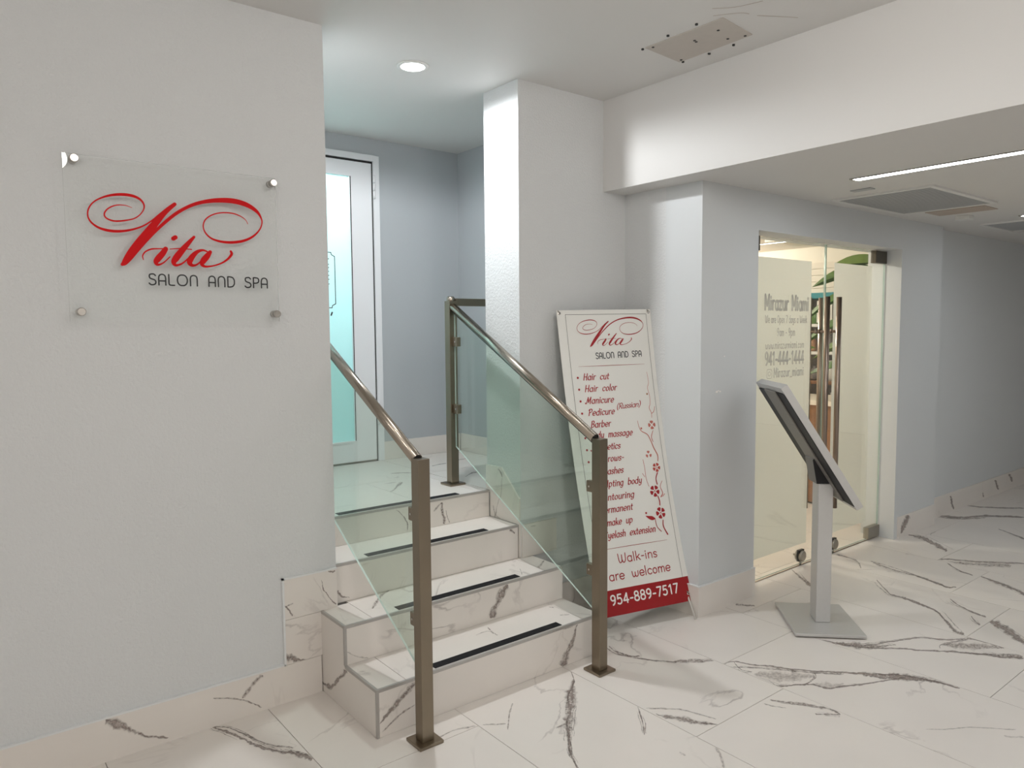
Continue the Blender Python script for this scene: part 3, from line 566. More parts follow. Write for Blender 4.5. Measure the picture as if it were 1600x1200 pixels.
# dark veins printed on a tile: strips 0.25 mm above its face, in the tile's own mesh
USED = set()
def add_veins(b, axis, val, rect, nrm, tol=0.012):
    """rect = 2D bounds on the two other axes; nrm = +1/-1 outward along axis"""
    for vi, (ax, vv, st, o) in enumerate(VEINS):
        if vi in USED or ax != axis or abs(vv - val) > tol: continue
        n = len(o) // 4
        m = n // 2
        cx, cy = (o[4 * m] + o[4 * m + 2]) / 2, (o[4 * m + 1] + o[4 * m + 3]) / 2
        if not (rect[0] - 1e-3 <= cx <= rect[1] + 1e-3 and rect[2] - 1e-3 <= cy <= rect[3] + 1e-3): continue
        USED.add(vi)
        pr = [tuple(o[4 * i:4 * i + 4]) for i in range(n)]
        pr = catmull(pr, 7) if n > 2 else catmull([pr[0], tuple((a + c) / 2 for a, c in zip(pr[0], pr[1])), pr[1]], 5)
        rnd = random.Random(vi)
        w = sum(math.hypot(p[0] - p[2], p[1] - p[3]) for p in pr) / len(pr)
        jit = 0.0
        q = []
        for i, p in enumerate(pr):
            jit = 0.55 * jit + rnd.uniform(-1, 1) * min(0.0045, 0.10 * w + 0.001)
            sc = 1.5 * (1 + rnd.uniform(-0.28, 0.28))
            if i in (0, len(pr) - 1): sc *= 0.35
            mx, my = (p[0] + p[2]) / 2 + jit, (p[1] + p[3]) / 2 + jit * 0.6
            hx, hy = (p[0] - p[2]) / 2 * sc, (p[1] - p[3]) / 2 * sc
            cl = lambda x, y: (min(max(x, rect[0] + .001), rect[1] - .001), min(max(y, rect[2] + .001), rect[3] - .001))
            q.append((cl(mx + hx, my + hy), cl(mx, my), cl(mx - hx, my - hy)))
        h = val + nrm * (0.00025 + 0.00002 * (vi % 7))
        def P(p): return (h, p[0], p[1]) if axis == 0 else (p[0], h, p[1]) if axis == 1 else (p[0], p[1], h)
        if axis == 2 and val == 0.0 and len(q) > 12 and st > .5:        # fine wisps running along the vein
            L = sum(math.dist(q[i][1], q[i + 1][1]) for i in range(len(q) - 1))
            for wv in range(min(6, 2 + int(L / .16))):
                i0 = rnd.randrange(0, len(q) - 9); i1 = min(len(q) - 1, i0 + rnd.randrange(9, 30))
                off = rnd.uniform(-1, 1) * (w * .7 + .007); off2 = off * rnd.uniform(-.3, 1.2); j2 = 0.0; pv = None
                for i in range(i0, i1):
                    tx, ty = q[min(i + 1, len(q) - 1)][1][0] - q[max(i - 1, 0)][1][0], q[min(i + 1, len(q) - 1)][1][1] - q[max(i - 1, 0)][1][1]
                    tl = math.hypot(tx, ty) or 1; nx, ny = -ty / tl, tx / tl
                    j2 = .8 * j2 + rnd.uniform(-1, 1) * .0022
                    sw = math.sin(math.pi * (i - i0) / (i1 - i0))
                    o_ = off + (off2 - off) * (i - i0) / (i1 - i0) + j2
                    hw = .0028 * (.3 + sw) * rnd.uniform(.7, 1.3)
                    c_ = (q[i][1][0] + nx * o_, q[i][1][1] + ny * o_)
                    cu = (cl(c_[0] + nx * hw, c_[1] + ny * hw), cl(*c_), cl(c_[0] - nx * hw, c_[1] - ny * hw))
                    if pv:
                        for u_, s_ in ((0, -1), (2, 1)):
                            b.quad(P(pv[u_]), P(pv[1]), P(cu[1]), P(cu[u_]), 1, ((.5, s_), (.5, 0), (.5, 0), (.5, s_)))
                    pv = cu
        for (a0, m0, c0), (a1, m1, c1) in zip(q, q[1:]):
            b.quad(P(a0), P(m0), P(m1), P(a1), 1, ((st, -1), (st, 0), (st, 0), (st, -1)))
            b.quad(P(m0), P(c0), P(c1), P(m1), 1, ((st, 0), (st, 1), (st, 1), (st, 0)))
def tile(name, x0, x1, y0, y1, z0, z1, parent, face=None, nrm=1, tol=0.012):
    b = MB(); b.box(x0, x1, y0, y1, z0, z1)
    if face == 2: add_veins(b, 2, z1, (x0, x1, y0, y1), 1, tol)
    if face == 1: add_veins(b, 1, y0 if nrm < 0 else y1, (x0, x1, z0, z1), nrm, tol)
    if face == 0: add_veins(b, 0, x0 if nrm < 0 else x1, (y0, y1, z0, z1), nrm, tol)
    return b.build(name, ['marble', 'vein'], parent, origin=((x0 + x1) / 2, (y0 + y1) / 2, z0))

# ------------------------------------------------------------------ stroke lettering
# each glyph: advance, strokes; 's' = smooth curve, 'l' = straight, 'd' = dot; x-height 6, capitals 10
GL = {
'a': (5.8, 's4.8,4.6 3.8,5.8 2.4,6 .9,4.9 .5,3 .9,1.1 2.4,0 3.8,.2 4.8,1.6|l4.8,6 4.8,0'),
'b': (5.8, 'l.8,10 .8,0|s.8,4.4 1.8,5.8 3.2,6 4.7,4.9 5.1,3 4.7,1.1 3.2,0 1.8,.2 .8,1.6'),
'c': (5.0, 's4.5,4.9 3.4,5.9 2.2,5.9 .9,4.8 .5,3 .9,1.2 2.2,.1 3.4,.1 4.5,1.1'),
'd': (5.8, 's4.8,4.6 3.8,5.8 2.4,6 .9,4.9 .5,3 .9,1.1 2.4,0 3.8,.2 4.8,1.6|l4.8,10 4.8,0'),
'e': (5.4, 's.6,3 2.6,3 4.9,3.1 4.7,4.8 3.6,5.9 2.3,6 .9,4.9 .5,3 .9,1.1 2.3,0 3.6,.1 4.7,1'),
'g': (5.8, 's4.8,4.6 3.8,5.8 2.4,6 .9,4.9 .5,3 .9,1.1 2.4,0 3.8,.2 4.8,1.6|s4.8,6 4.8,2 4.7,-1 4,-2.7 2.6,-3 1.1,-2.4'),
'h': (5.4, 'l.8,10 .8,0|s.8,3.8 1.8,5.6 3,6 4.2,5.4 4.5,4 4.5,2 4.5,0'),
'i': (2.1, 'l.9,6 .9,0|d.9,8.3'),
'k': (5.0, 'l.8,10 .8,0|l4.3,6 .8,2.4|l2,3.6 4.6,0'),
'l': (2.1, 'l.9,10 .9,0'),
'm': (7.9, 'l.8,6 .8,0|s.8,3.8 1.6,5.6 2.6,6 3.6,5.4 3.9,4 3.9,2 3.9,0|s3.9,3.8 4.7,5.6 5.7,6 6.7,5.4 7,4 7,2 7,0'),
'n': (5.4, 'l.8,6 .8,0|s.8,3.8 1.8,5.6 3,6 4.2,5.4 4.5,4 4.5,2 4.5,0'),
'o': (5.2, 's.5,3 .9,4.9 2.5,6 4.1,4.9 4.5,3 4.1,1.1 2.5,0 .9,1.1 .5,3'),
'p': (5.8, 'l.8,6 .8,-3|s.8,4.4 1.8,5.8 3.2,6 4.7,4.9 5.1,3 4.7,1.1 3.2,0 1.8,.2 .8,1.6'),
'r': (3.8, 'l.8,6 .8,0|s.8,3.6 1.6,5.5 2.8,6 3.5,5.9'),
's': (4.4, 's3.8,5.2 2.6,6 1.2,5.7 .7,4.6 1.3,3.5 2.8,2.9 3.8,1.9 3.5,.6 2.2,0 .6,.6'),
't': (3.8, 's1.6,8.6 1.6,5 1.6,1.4 2.2,.2 3.4,.3|l.3,6 3.3,6'),
'u': (5.4, 's.8,6 .8,4 .8,2 1.3,.5 2.5,0 3.6,.4 4.5,1.9|l4.5,6 4.5,0'),
'w': (7.5, 's.7,6 .8,4 .9,2 1.6,.2 2.8,.3 3.6,1.6 3.7,5|s3.7,2 4.4,.2 5.6,.2 6.5,1.6 6.7,4 6.8,6'),
'x': (4.7, 'l.5,6 4.2,0|l4.2,6 .5,0'),
'y': (5.4, 's.8,6 .9,2.6 1.6,1 2.8,.8 4,1.8 4.5,3|s4.5,6 4.5,3 4.3,-.6 3.6,-2.6 2.2,-3 1,-2.4'),
'z': (4.8, 'l.6,6 4,6 .5,0 4.2,0'),
'H': (6.8, 'l1,10 1,0|l5.6,10 5.6,0|l1,5 5.6,5'),
'M': (8.6, 's-.6,1.2 .2,.1 1.2,.8 2.2,6 2.8,9.8|l2.8,9.8 4.2,2|l4.2,2 7.2,10|l7.2,10 7.2,0'),
'P': (6.0, 'l1.6,9.6 1.2,0|s-.2,8 1.2,9.5 3.4,10 5.2,8.8 5.2,6.4 3.8,4.9 1.6,4.8'),
'B': (6.2, 'l1.4,9.6 1.2,0|s.4,8.8 2,9.8 3.6,9.9 4.9,8.6 4.5,6.4 2.6,5.4|s2.6,5.4 4.8,4.8 5.4,2.6 4,.4 1.2,0'),
'A': (6.4, 's-.8,1 .2,0 1.4,1 3.2,6.4 4.6,10|l4.6,10 5.1,0|l2,3.6 4.9,3.6'),
'E': (5.6, 's4.8,9 3.4,10 1.6,9.4 1,7.6 2.6,5.6|s2.6,5.6 .7,4.4 .5,1.8 2.2,0 4.8,1.1'),
'S': (5.6, 's4.6,8.8 3.2,10 1.4,9.4 1,7.6 2,5.8 3.8,4.4 4.6,2.4 3.4,.3 1.6,0 .3,1.2'),
'R': (6.4, 'l1.6,9.6 1.2,0|s-.2,8 1.2,9.5 3.4,10 5.2,8.8 5.2,6.4 3.8,4.9 1.6,4.8|l2.8,4.9 5.6,0'),
'W': (9.0, 's.6,10 .8,6 1,3 1.8,.3 3.2,.4 4.2,2.4 4.4,8.5|s4.4,3 5.2,.3 6.6,.3 7.8,2.6 8,6 8.2,10'),
'O': (6.4, 's.7,5 1.2,8.4 3.2,10 5.2,8.4 5.7,5 5.2,1.6 3.2,0 1.2,1.6 .7,5'),
'~M': (8.4, 'l1,0 1,10|l1,10 4.1,2.6 7.2,10|l7.2,10 7.2,0'),
'^S': (6.6, 's5.8,8.6 4.6,9.9 3,10 1.3,9.4 .9,7.6 1.6,6 3.4,5.2 5.2,4.4 6,2.6 5.3,.7 3.4,0 1.8,.2 .6,1.4'),
'^A': (7.2, 's.8,0 .8,3 .8,6.6 1.5,9 3.6,10 5.7,9 6.4,6.6 6.4,3 6.4,0|l.8,3.8 6.4,3.8'),
'^L': (6.2, 's.9,10 .9,6 .9,2 1.4,.4 3,0 5.4,0'),
'^O': (9.8, 's.7,5 1.3,7.9 3,9.7 4.9,10 6.8,9.7 8.5,7.9 9.1,5 8.5,2.1 6.8,.3 4.9,0 3,.3 1.3,2.1 .7,5'),
'^N': (7.6, 's.9,0 .9,3 .9,6.6 1.6,9 3.8,10 6,9 6.7,6.6 6.7,3 6.7,0'),
'^D': (7.6, 'l.9,0 .9,10|s.9,10 3,10 5.4,9.2 6.7,6.9 6.8,5 6.7,3.1 5.4,.8 3,0 .9,0'),
'^P': (6.6, 'l.9,0 .9,10|s.9,10 3.2,10 5.2,9.4 5.9,7.4 5.2,5.4 3.2,4.6 .9,4.6'),
'1': (4.8, 'l1,8.2 2.8,10 2.8,0'),
'4': (6.0, 'l4.1,0 4.1,10 .4,2.6 5.4,2.6'),
'5': (5.8, 'l4.6,10 1.3,10 .9,5.6|s.9,5.6 2.4,6.3 4,5.8 4.9,3.4 4.2,.9 2.4,0 .6,.9'),
'7': (5.6, 'l.6,10 5,10 2,0'),
'8': (5.8, 's2.8,5.4 1.2,6.2 .9,8 1.6,9.6 2.8,10 4,9.6 4.7,8 4.4,6.2 2.8,5.4|s2.8,5.4 1,4.4 .5,2.6 1.1,.7 2.8,0 4.5,.7 5.1,2.6 4.6,4.4 2.8,5.4'),
'9': (5.8, 's4.9,6.8 4.3,5.2 2.8,4.5 1.2,5.2 .6,7.1 1.2,9.2 2.8,10 4.3,9.2 4.9,7.2|s4.9,7.2 4.7,4.4 3.8,1.6 2.2,0'),
'-': (4.0, 'l.7,3.8 3.3,3.8'),
'.': (2.0, 'd.9,.5'),
'_': (5.0, 'l.2,-.9 4.8,-.9'),
'(': (3.0, 's2.4,11 1,8 .6,4.5 1,1 2.2,-2'),
')': (3.0, 's.6,11 2,8 2.4,4.5 2,1 .8,-2'),
' ': (6.5, ''),
}
def text_width(t, up=False, track=0.0):
    return sum(GL[('^' + c) if up and ('^' + c) in GL else c][0] + track for c in t)
def text(b, t, x, y, h, mp, mi=0, wt=1.0, shear=0.0, xs=1.0, nib=False, up=False, track=0.0, serif=0.0, width=None, slope=0.0):
    """write t with its baseline start at (x, y); h = capital height; wt = stroke width in glyph units"""
    u = h / 10.0
    if width:
        xs = width / (text_width(t, up, track) * u)
    cx = 0.0
    def T(px, py):
        X = (cx + px + shear * py) * u * xs
        return (x + X, y + py * u + slope * X)
    for ch in t:
        k = ('^' + ch) if up and ('^' + ch) in GL else ('~' + ch) if serif and ('~' + ch) in GL else ch
        adv, st = GL[k]
        for s in st.split('|'):
            if not s: continue
            typ = s[0]
            P = [tuple(float(c) for c in q.split(',')) for q in s[1:].split(' ')]
            if typ == 'd':
                c = T(*P[0]); b.disc(c, wt * u * 0.72 * (xs if xs < 1 else 1), mp, mi, 8, wt * u * 0.72); continue
            if typ == 's':
                P = catmull(P, 4)
                Q = [T(*p) for p in P]
                hw = []
                for i in range(len(Q)):
                    a, c = Q[max(i - 1, 0)], Q[min(i + 1, len(Q) - 1)]
                    an = math.atan2(c[1] - a[1], c[0] - a[0])
                    hw.append(wt * u / 2 * ((0.5 + 0.75 * abs(math.sin(an - math.radians(28)))) if nib else 1.0))
                b.ribbon(Q, hw, mp, mi)
            else:
                for p, q in zip(P, P[1:]):
                    a, c = T(*p), T(*q)
                    an = math.atan2(c[1] - a[1], c[0] - a[0])
                    k2 = (0.5 + 0.75 * abs(math.sin(an - math.radians(28)))) if nib else 1.0
                    b.ribbon([a, c], [wt * u / 2 * k2] * 2, mp, mi)
                    if serif and abs(p[0] - q[0]) < 0.7:
                        for e in (p, q):
                            if e[1] in (0.0, 6.0, 10.0, -3.0):
                                dy = 0.35 if e[1] <= 0 else -0.35
                                b.ribbon([T(e[0] - serif, e[1] + dy), T(e[0] + serif, e[1] + dy)], [0.45 * u] * 2, mp, mi, caps=False)
        cx += adv + track
    return cx * u * xs

def write(name, mat, parent, t, x, y, h, mp, width=None, **kw):
    """one lettering object for each word"""
    up, tr = kw.get('up', False), kw.get('track', 0.0)
    u = h / 10.0
    xs = width / (text_width(t, up, tr) * u) if width else kw.pop('xs', 1.0)
    cx = 0.0
    for wd in t.split(' '):
        b = MB()
        text(b, wd, x + cx, y + kw.get('slope', 0) * cx, h, mp, xs=xs, **kw)
        b.build(name, mat, parent)
        cx += (text_width(wd + ' ', up, tr)) * u * xs

# ================================================================== the setting
YW, YP, YG, YH = 2.943, 2.958, 2.42, 2.50      # left wall, pier front, shop wall, hall wall
CZ, HZ = 2.81, 2.315                           # lobby ceiling, dropped hall ceiling
LZ = 0.675                                     # stair landing
YB = 4.45                                      # back wall of the landing

# floor: slab + tiles (0.6 x 1.2 m, each column shifted by a quarter)
floor = struct(boxo('floor', -3.6, 10.6, -3.6, 5.6, -0.12, -0.006, 'grout'), 'white floor of large marble tiles with grey brown veins', 'floor')
G = 0.0013
tiles = 0
for i in range(-8, 16):
    x0, x1 = 1.030 + 0.5965 * i, 1.030 + 0.5965 * (i + 1)
    j0 = 2.277 + 0.3055 * i
    j0 = j0 - 1.2 * math.floor((j0 + 3.6) / 1.2)
    y = j0 - 1.2
    while y < 5.6:
        a, b_ = max(y, -3.6), min(y + 1.2, 5.6)
        y += 1.2
        if b_ - a < 0.02: continue
        if x0 < 3.2:
            b_ = min(b_, YW if x1 < 2.5 else YP)
            if b_ - a < 0.02: continue
        else:
            if x0 > 7.6: b_ = min(b_, YH)
            if b_ - a < 0.02 or (x0 < 3.3 and a > 2.5): continue
        tile('floor_tile', max(x0, -3.6) + G, min(x1, 10.6) - G, a + G, b_ - G, -0.006, 0.0, floor, 2)

# walls
b = MB()
b.box(-3.6, 1.35, YW, 3.1, 0, CZ)
wall_left = struct(b.build('wall_left', 'plaster'), 'textured pale grey wall on the left with the clear sign', 'wall')
struct(boxo('wall_stairwell', 1.2, 1.35, 3.1, YB, 0, CZ, 'plaster'), 'side wall of the stairwell behind the left wall corner', 'wall')
b = MB()
b.box(2.40, 3.19, YP, 3.25, 0, CZ)
wall_pier = struct(b.build('wall_pier', 'plaster'), 'textured pale pier right of the stairs with the banner in front', 'wall')
struct(boxo('wall_return', 3.19, 3.42, 2.66, 3.25, 0, CZ, 'plaster'), 'short textured wall between the pier and the glass doors', 'wall')
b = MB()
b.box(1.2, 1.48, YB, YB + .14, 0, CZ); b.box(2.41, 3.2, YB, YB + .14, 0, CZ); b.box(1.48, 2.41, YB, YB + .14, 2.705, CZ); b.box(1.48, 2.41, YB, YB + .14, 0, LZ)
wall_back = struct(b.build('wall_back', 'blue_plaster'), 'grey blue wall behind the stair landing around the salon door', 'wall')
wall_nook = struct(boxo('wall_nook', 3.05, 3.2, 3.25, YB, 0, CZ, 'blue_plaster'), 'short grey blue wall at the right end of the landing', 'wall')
b = MB()
b.box(3.19, 3.70, YG, 2.66, 0, HZ); b.box(5.47, 6.15, YG, 2.66, 0, HZ); b.box(3.70, 5.47, YG, 2.66, 2.10, HZ)
wall_shop = struct(b.build('wall_shop', 'smooth_plaster'), 'smooth grey wall around the double glass doors', 'wall')
wall_hall = struct(boxo('wall_hall', 6.15, 10.6, YH, 2.66, 0, HZ, 'smooth_plaster'), 'long grey blue wall of the corridor at the right edge', 'wall')
for nm, r in (('wall_front', (-3.6, 10.6, -3.75, -3.6)), ('wall_lobby_end', (-3.75, -3.6, -3.75, 3.1)), ('wall_hall_end', (10.6, 10.75, -3.75, 2.66))):
    struct(boxo(nm, *r, 0, CZ if nm != 'wall_hall_end' else HZ, 'bounce_plaster'), {'wall_front': 'plain wall behind the camera', 'wall_lobby_end': 'plain wall at the far left end of the lobby', 'wall_hall_end': 'plain wall closing the far end of the corridor'}[nm], 'wall')
for x, z, s in ((3.33, 1.21, .011), (3.345, 1.215, .006), (3.36, 1.21, .008), (3.395, 1.40, .006)):
    b = MB(); b.poly([(x + s * k1, YG - .0006, z + s * k2 * .6) for k1, k2 in ((-1, -.6), (-.2, -1), (.8, -.7), (1, .2), (.3, .9), (-.7, .6))])
    b.build('paint_patch', 'text_white', wall_shop)

# ceilings
b = MB(); b.box(-3.75, 3.42, -3.75, 4.6, CZ, CZ + .14)
ceil = struct(b.build('ceiling', 'ceiling'), 'white upper ceiling over the lobby and the stairs', 'ceiling')
b = MB(); b.prism([(3.01, -3.75), (10.75, -3.75), (10.75, 2.66), (3.19, 2.66), (3.19, YP), (3.01, YP)], 2, HZ, CZ + .13)
ceil2 = struct(b.build('ceiling_hall', 'ceiling'), 'lower dropped ceiling of the corridor with its tall front face', 'ceiling')

# skirting tiles
def board(name, label, parts):
    e = thing(name, (parts[0][1], parts[0][3], 0), label, 'baseboard', kind='structure')
    for p in parts:
        tile('skirting_tile', *p[1:7], e, p[0], p[7], 0.02)
    return e
bb = board('baseboard_left', 'marble tile skirting along the left wall, stepping up beside the stairs', [
    (1, -3.5, -0.935, 2.931, YW, 0, .160, -1), (1, -0.932, 0.064, 2.931, YW, 0, .160, -1), (1, .067, 1.268, 2.931, YW, 0, .160, -1),
    (1, 1.113, 1.348, 2.931, YW, .1615, .352, -1), (1, 1.113, 1.348, 2.931, YW, .3535, .524, -1)])
b = MB(); b.box(-3.5, 1.11, 2.929, YW, .160, .166); b.box(1.105, 1.113, 2.929, YW, .160, .530); b.box(1.105, 1.348, 2.929, YW, .524, .530)
b.build('caulk_line', 'caulk', bb)
board('baseboard_pier', 'marble tile skirting at the foot of the pier behind the banner', [
    (1, 2.47, 3.185, 2.946, YP, 0, .155, -1), (1, 2.402, 2.64, 2.946, YP, .356, .53, -1)])
b = MB(); b.prism([(3.25, .676), (3.25, .812), (3.112, .815), (2.960, .668), (2.960, .357), (2.975, .357), (2.975, .531), (3.215, .531), (3.215, .676)], 0, 2.390, 2.40)
add_veins(b, 0, 2.390, (2.9, 3.3, .3, .9), -1, .02)
sk = b.build('skirting_tile', ['marble', 'vein'], bpy.data.objects['baseboard_pier'])
bc = board('baseboard_corner', 'tall marble tile skirting wrapping the wall corner beside the glass doors', [
    (0, 3.178, 3.19, YG - .012, 2.944, 0, .165, -1), (1, 3.1905, 3.70, YG - .012, YG, 0, .165, -1)])
b = MB(); b.box(3.176, 3.19, YG - .012, 2.944, .165, .170); b.box(3.19, 3.70, YG - .014, YG, .165, .170)
b.build('caulk_line', 'caulk', bc)
board('baseboard_hall', 'marble tile skirting of the corridor beyond the glass doors', [
    (1, 5.52, 6.14, YG - .012, YG, 0, .160, -1), (1, 6.152, 7.34, YH - .012, YH, 0, .165, -1), (1, 7.343, 8.54, YH - .012, YH, 0, .165, -1), (1, 8.543, 10.5, YH - .012, YH, 0, .165, -1)])
board('baseboard_back', 'plain marble skirting along the landing back wall', [
    (1, 2.412, 3.035, YB - .012, YB, LZ, LZ + .125, -1), (0, 3.038, 3.05, 3.3, YB - .014, LZ, LZ + .125, -1)])

# ================================================================== the staircase
st = thing('staircase', (1.87, 2.443, 0), 'white marble tiled stairs of four steps with black grip strips', 'stairs')
RIS = [(2.443, 0.0, .190), (2.710, .190, .355), (2.965, .355, .530), (3.215, .530, LZ)]
XL, XR = 1.272, 2.470
for k, (yf, z0, z1) in enumerate(RIS):
    xl, xr = (XL, XR) if k < 2 else (1.352, 2.389)
    yb = RIS[k + 1][0] if k < 3 else YB
    T = 0.008
    b = MB()
    if k < 2: b.box(xl + T, xr, yf + T, YW - .001 if k == 0 else YW - .001, z0 if k == 0 else z0 - T, z1 - T)
    elif k == 2: b.box(xl, xr, yf + T, yb + .02, 0.05, z1 - T)
    else: b.box(xl, xr, yf + T, YB - .001, .05, z1 - T)
    body = b.build('step', 'grout', st)
    tile('riser_tile', xl + .010, xr - (.002 if k < 2 else .004), yf, yf + T, z0 + .001, z1 - .012, body, 1, -1, .02)
    # tread: left strip, main tile, right strip
    cuts = [xl + .010, 1.405, 2.362, xr - .002] if k < 2 else [xl + .002, xr - .002]
    if k == 3: cuts = [xl + .002, 1.945, 2.318, xr - .002]
    yt = (yb + T) if k < 3 else 3.81
    for a, c in zip(cuts, cuts[1:]):
        y1 = yt - .002
        if k < 2 and c < 1.41: y1 = min(y1, YW)
        tile('tread_tile', a + .0012, c - .0012, yf + .011, y1, z1 - T, z1, body, 2, 1)
    if k == 1:
        tile('tread_tile', 2.41, xr - .002, YW - .03, YP - .013, z1 - T, z1, body) if False else None
    if k == 3:
        tile('tread_tile', xl + .003, xr - .002, 3.812, YB - .014, z1 - T, z1, body, 2, 1)
    if k < 2:                    # left flank
        ye = YW if k == 0 else YW
        b = MB()
        if k == 0:
            b.prism([(yf + .010, .001), (YW - .001, .001), (YW - .001, .343), (2.720, .343), (2.720, .192), (2.712, .179), (yf + .010, .179)], 0, XL, XL + T)
            add_veins(b, 0, XL, (2.44, 2.95, 0, .36), -1, .02)
            b.build('side_tile', ['marble', 'vein'], body)
    # metal edge profiles
    b = MB(); b.box(xl, xr, yf - .001, yf + .010, z1 - .011, z1 + .001)
    b.build('edge_trim', 'trim_metal', body)
    if k < 2:
        b = MB(); b.box(XL - .001, XL + .010, yf + .010, RIS[1][0] if k == 0 else YW - .001, z1 - .011, z1 + .001); b.build('edge_trim', 'trim_metal', body)
        b = MB(); b.box(XL - .001, XL + .010, yf - .001, yf + .010, z0 + .001, z1 - .011); b.build('edge_trim', 'trim_metal', body)
    gx = {0: (1.545, 2.235), 1: (1.535, 2.205), 2: (1.525, 2.205), 3: (1.505, 2.20)}[k]
    b = MB(); b.box(gx[0], gx[1], yf + .016, yf + .058, z1, z1 + .0022)
    b.build('grip_strip', 'grip', body)

fl2 = struct(boxo('floor_landing', 2.390, 3.049, 3.252, YB - .001, .05, LZ - .008, 'grout'), 'right part of the marble landing behind the pier', 'floor')
tile('floor_tile', 2.391, 3.036, 3.254, 3.85, LZ - .008, LZ, fl2, 2, 1); tile('floor_tile', 2.391, 3.036, 3.853, YB - .014, LZ - .008, LZ, fl2, 2, 1)

# ================================================================== railings
def post(parent, x, y, z0, z1, s=.025, pl=.052):
    b = MB(); b.hexa([(x - pl, y - pl, z0), (x + pl, y - pl, z0), (x + pl, y + pl, z0), (x - pl, y + pl, z0), (x - pl, y - pl, z0 + .012), (x + pl, y - pl, z0 + .012), (x + pl, y + pl, z0 + .012), (x - pl, y + pl, z0 + .012)])
    b.build('base_plate', 'steel', parent, .003)
    b = MB(); b.box(x - s, x + s, y - s, y + s, z0 + .012, z1)
    p = b.build('post', 'steel', parent, .002)
    return p
def clamp(parent, x, y, z, d):
    """d = +1: glass lies on the +y side of the post"""
    b = MB(); b.box(x - .013, x + .013, min(y, y + d * .048), max(y, y + d * .048), z - .026, z + .026)
    c = b.build('glass_clamp', 'steel', parent, .004)
    b = MB(); b.box(x - .015, x - .013, y + d * .030 - .004, y + d * .030 + .004, z - .004, z + .004)
    b.build('screw', 'chrome', c)
def rail(parent, p0, p1, r=.022):
    b = MB(); b.tube([p0, p1], r, 24)
    h = b.build('handrail', 'rail', parent)
    d = (Vector(p1) - Vector(p0)).normalized()
    b = MB()
    for e, s in ((Vector(p0), -1),):
        b.tube([e - d * .001 * 1, e + d * .004 * s], r * .86, 20)
    b.build('rail_end_gasket', 'rubber', h)
    b = MB()                                     # slot with gasket under the rail
    off = Vector((0, 0, -1)); off = (off - d * off.dot(d)).normalized() * (r - .001)
    sx = Vector((.007, 0, 0)) if abs(d.x) < .5 else Vector((0, .007, 0))
    q0, q1 = Vector(p0) + off, Vector(p1) + off
    dn = off.normalized() * .004
    b.hexa([q0 - sx + dn, q0 + sx + dn, q1 + sx + dn, q1 - sx + dn, q0 - sx - dn, q0 + sx - dn, q1 + sx - dn, q1 - sx - dn])
    b.build('glass_gasket', 'rubber', h)
    return h
def pane(name, parent, pts, x, th=.008, mats=('glass', 'glass_edge')):
    """flat pane in a plane of constant x; pts = (y, z)"""
    b = MB(); b.prism(pts, 0, x - th / 2, x + th / 2)
    o = b.build(name, list(mats), parent)
    for i, p in enumerate(o.data.polygons):
        if i >= 2: p.material_index = 1
    return o
XA, XB = 1.404, 2.330
rl = thing('stair_railing', (XA, 2.315, 0), 'left stair railing with clear glass panel, running into the wall corner', 'railing')
post(rl, XA, 2.315, 0, 1.082)
RY0, RZ0, RY1, RZ1 = 2.338, 1.072, 3.44, 1.668
sl = (RZ1 - RZ0) / (RY1 - RY0)
rail(rl, (XA, RY0, 1.074), (XA, 3.40, 1.074 + sl * (3.40 - RY0)))
pane('glass_panel', rl, [(2.352, .275), (3.40, .275 + .598 * 1.048), (3.40, 1.052 + sl * (3.40 - RY0)), (2.352, 1.055)], XA)
clamp(rl, XA, 2.340, .866, 1); clamp(rl, XA, 2.340, .462, 1)
post(rl, XA, 3.442, LZ, 1.735)

rr = thing('stair_railing', (XB, 2.310, 0), 'right stair railing with greenish glass panel rising to the landing post', 'railing')
post(rr, XB, 2.310, 0, 1.066)
rail(rr, (XB - .002, RY0, 1.064), (XB - .015, RY1, RZ1 + .012))
pane('glass_panel', rr, [(2.350, .280), (3.442, .895), (3.442, RZ1 - .012), (2.350, 1.046)], XB - .004)
clamp(rr, XB, 2.335, .843, 1); clamp(rr, XB, 2.335, .459, 1)
post(rr, XB - .012, 3.468, LZ, 1.715)
clamp(rr, XB - .010, 3.443, 1.487, -1); clamp(rr, XB - .010, 3.443, 1.111, -1)
b = MB(); b.lathe((XB - .012, 3.468, 1.712), [(.022, 0), (.024, .006), (.024, .020), (.018, .028)], 20)
b.build('post_cap', 'rail', rr)
b = MB(); b.box(XB + .010, 3.049, 3.448, 3.488, 1.688, 1.730)
b.build('landing_rail', 'steel', rr, .003)

# ================================================================== salon door on the landing
dr = thing('door_1', (1.945, YB, LZ), 'white salon door with aqua frosted glass at the top of the stairs', 'door', kind='structure')
fy0, fy1 = YB - .018, YB + .12
b = MB(); b.box(2.366, 2.41, fy0, fy1, LZ, 2.70); b.box(1.48, 1.524, fy0, fy1, LZ, 2.70); b.box(1.524, 2.366, fy0, fy1, 2.662, 2.70)
fr = b.build('door_frame', 'door_white', dr, .003)
b = MB(); b.box(2.356, 2.368, YB - .004, YB + .03, LZ, 2.664); b.box(1.524, 2.366, YB - .004, YB + .03, 2.647, 2.664)
b.build('door_seal', 'gap', dr)
b = MB(); ly0, ly1 = YB - .006, YB + .04
b.box(2.215, 2.357, ly0, ly1, LZ + .012, 2.648); b.box(1.533, 1.69, ly0, ly1, LZ + .012, 2.648); b.box(1.69, 2.215, ly0, ly1, 2.55, 2.648); b.box(1.69, 2.215, ly0, ly1, LZ + .012, LZ + .15)
leaf = b.build('door_leaf', 'door_white', dr)
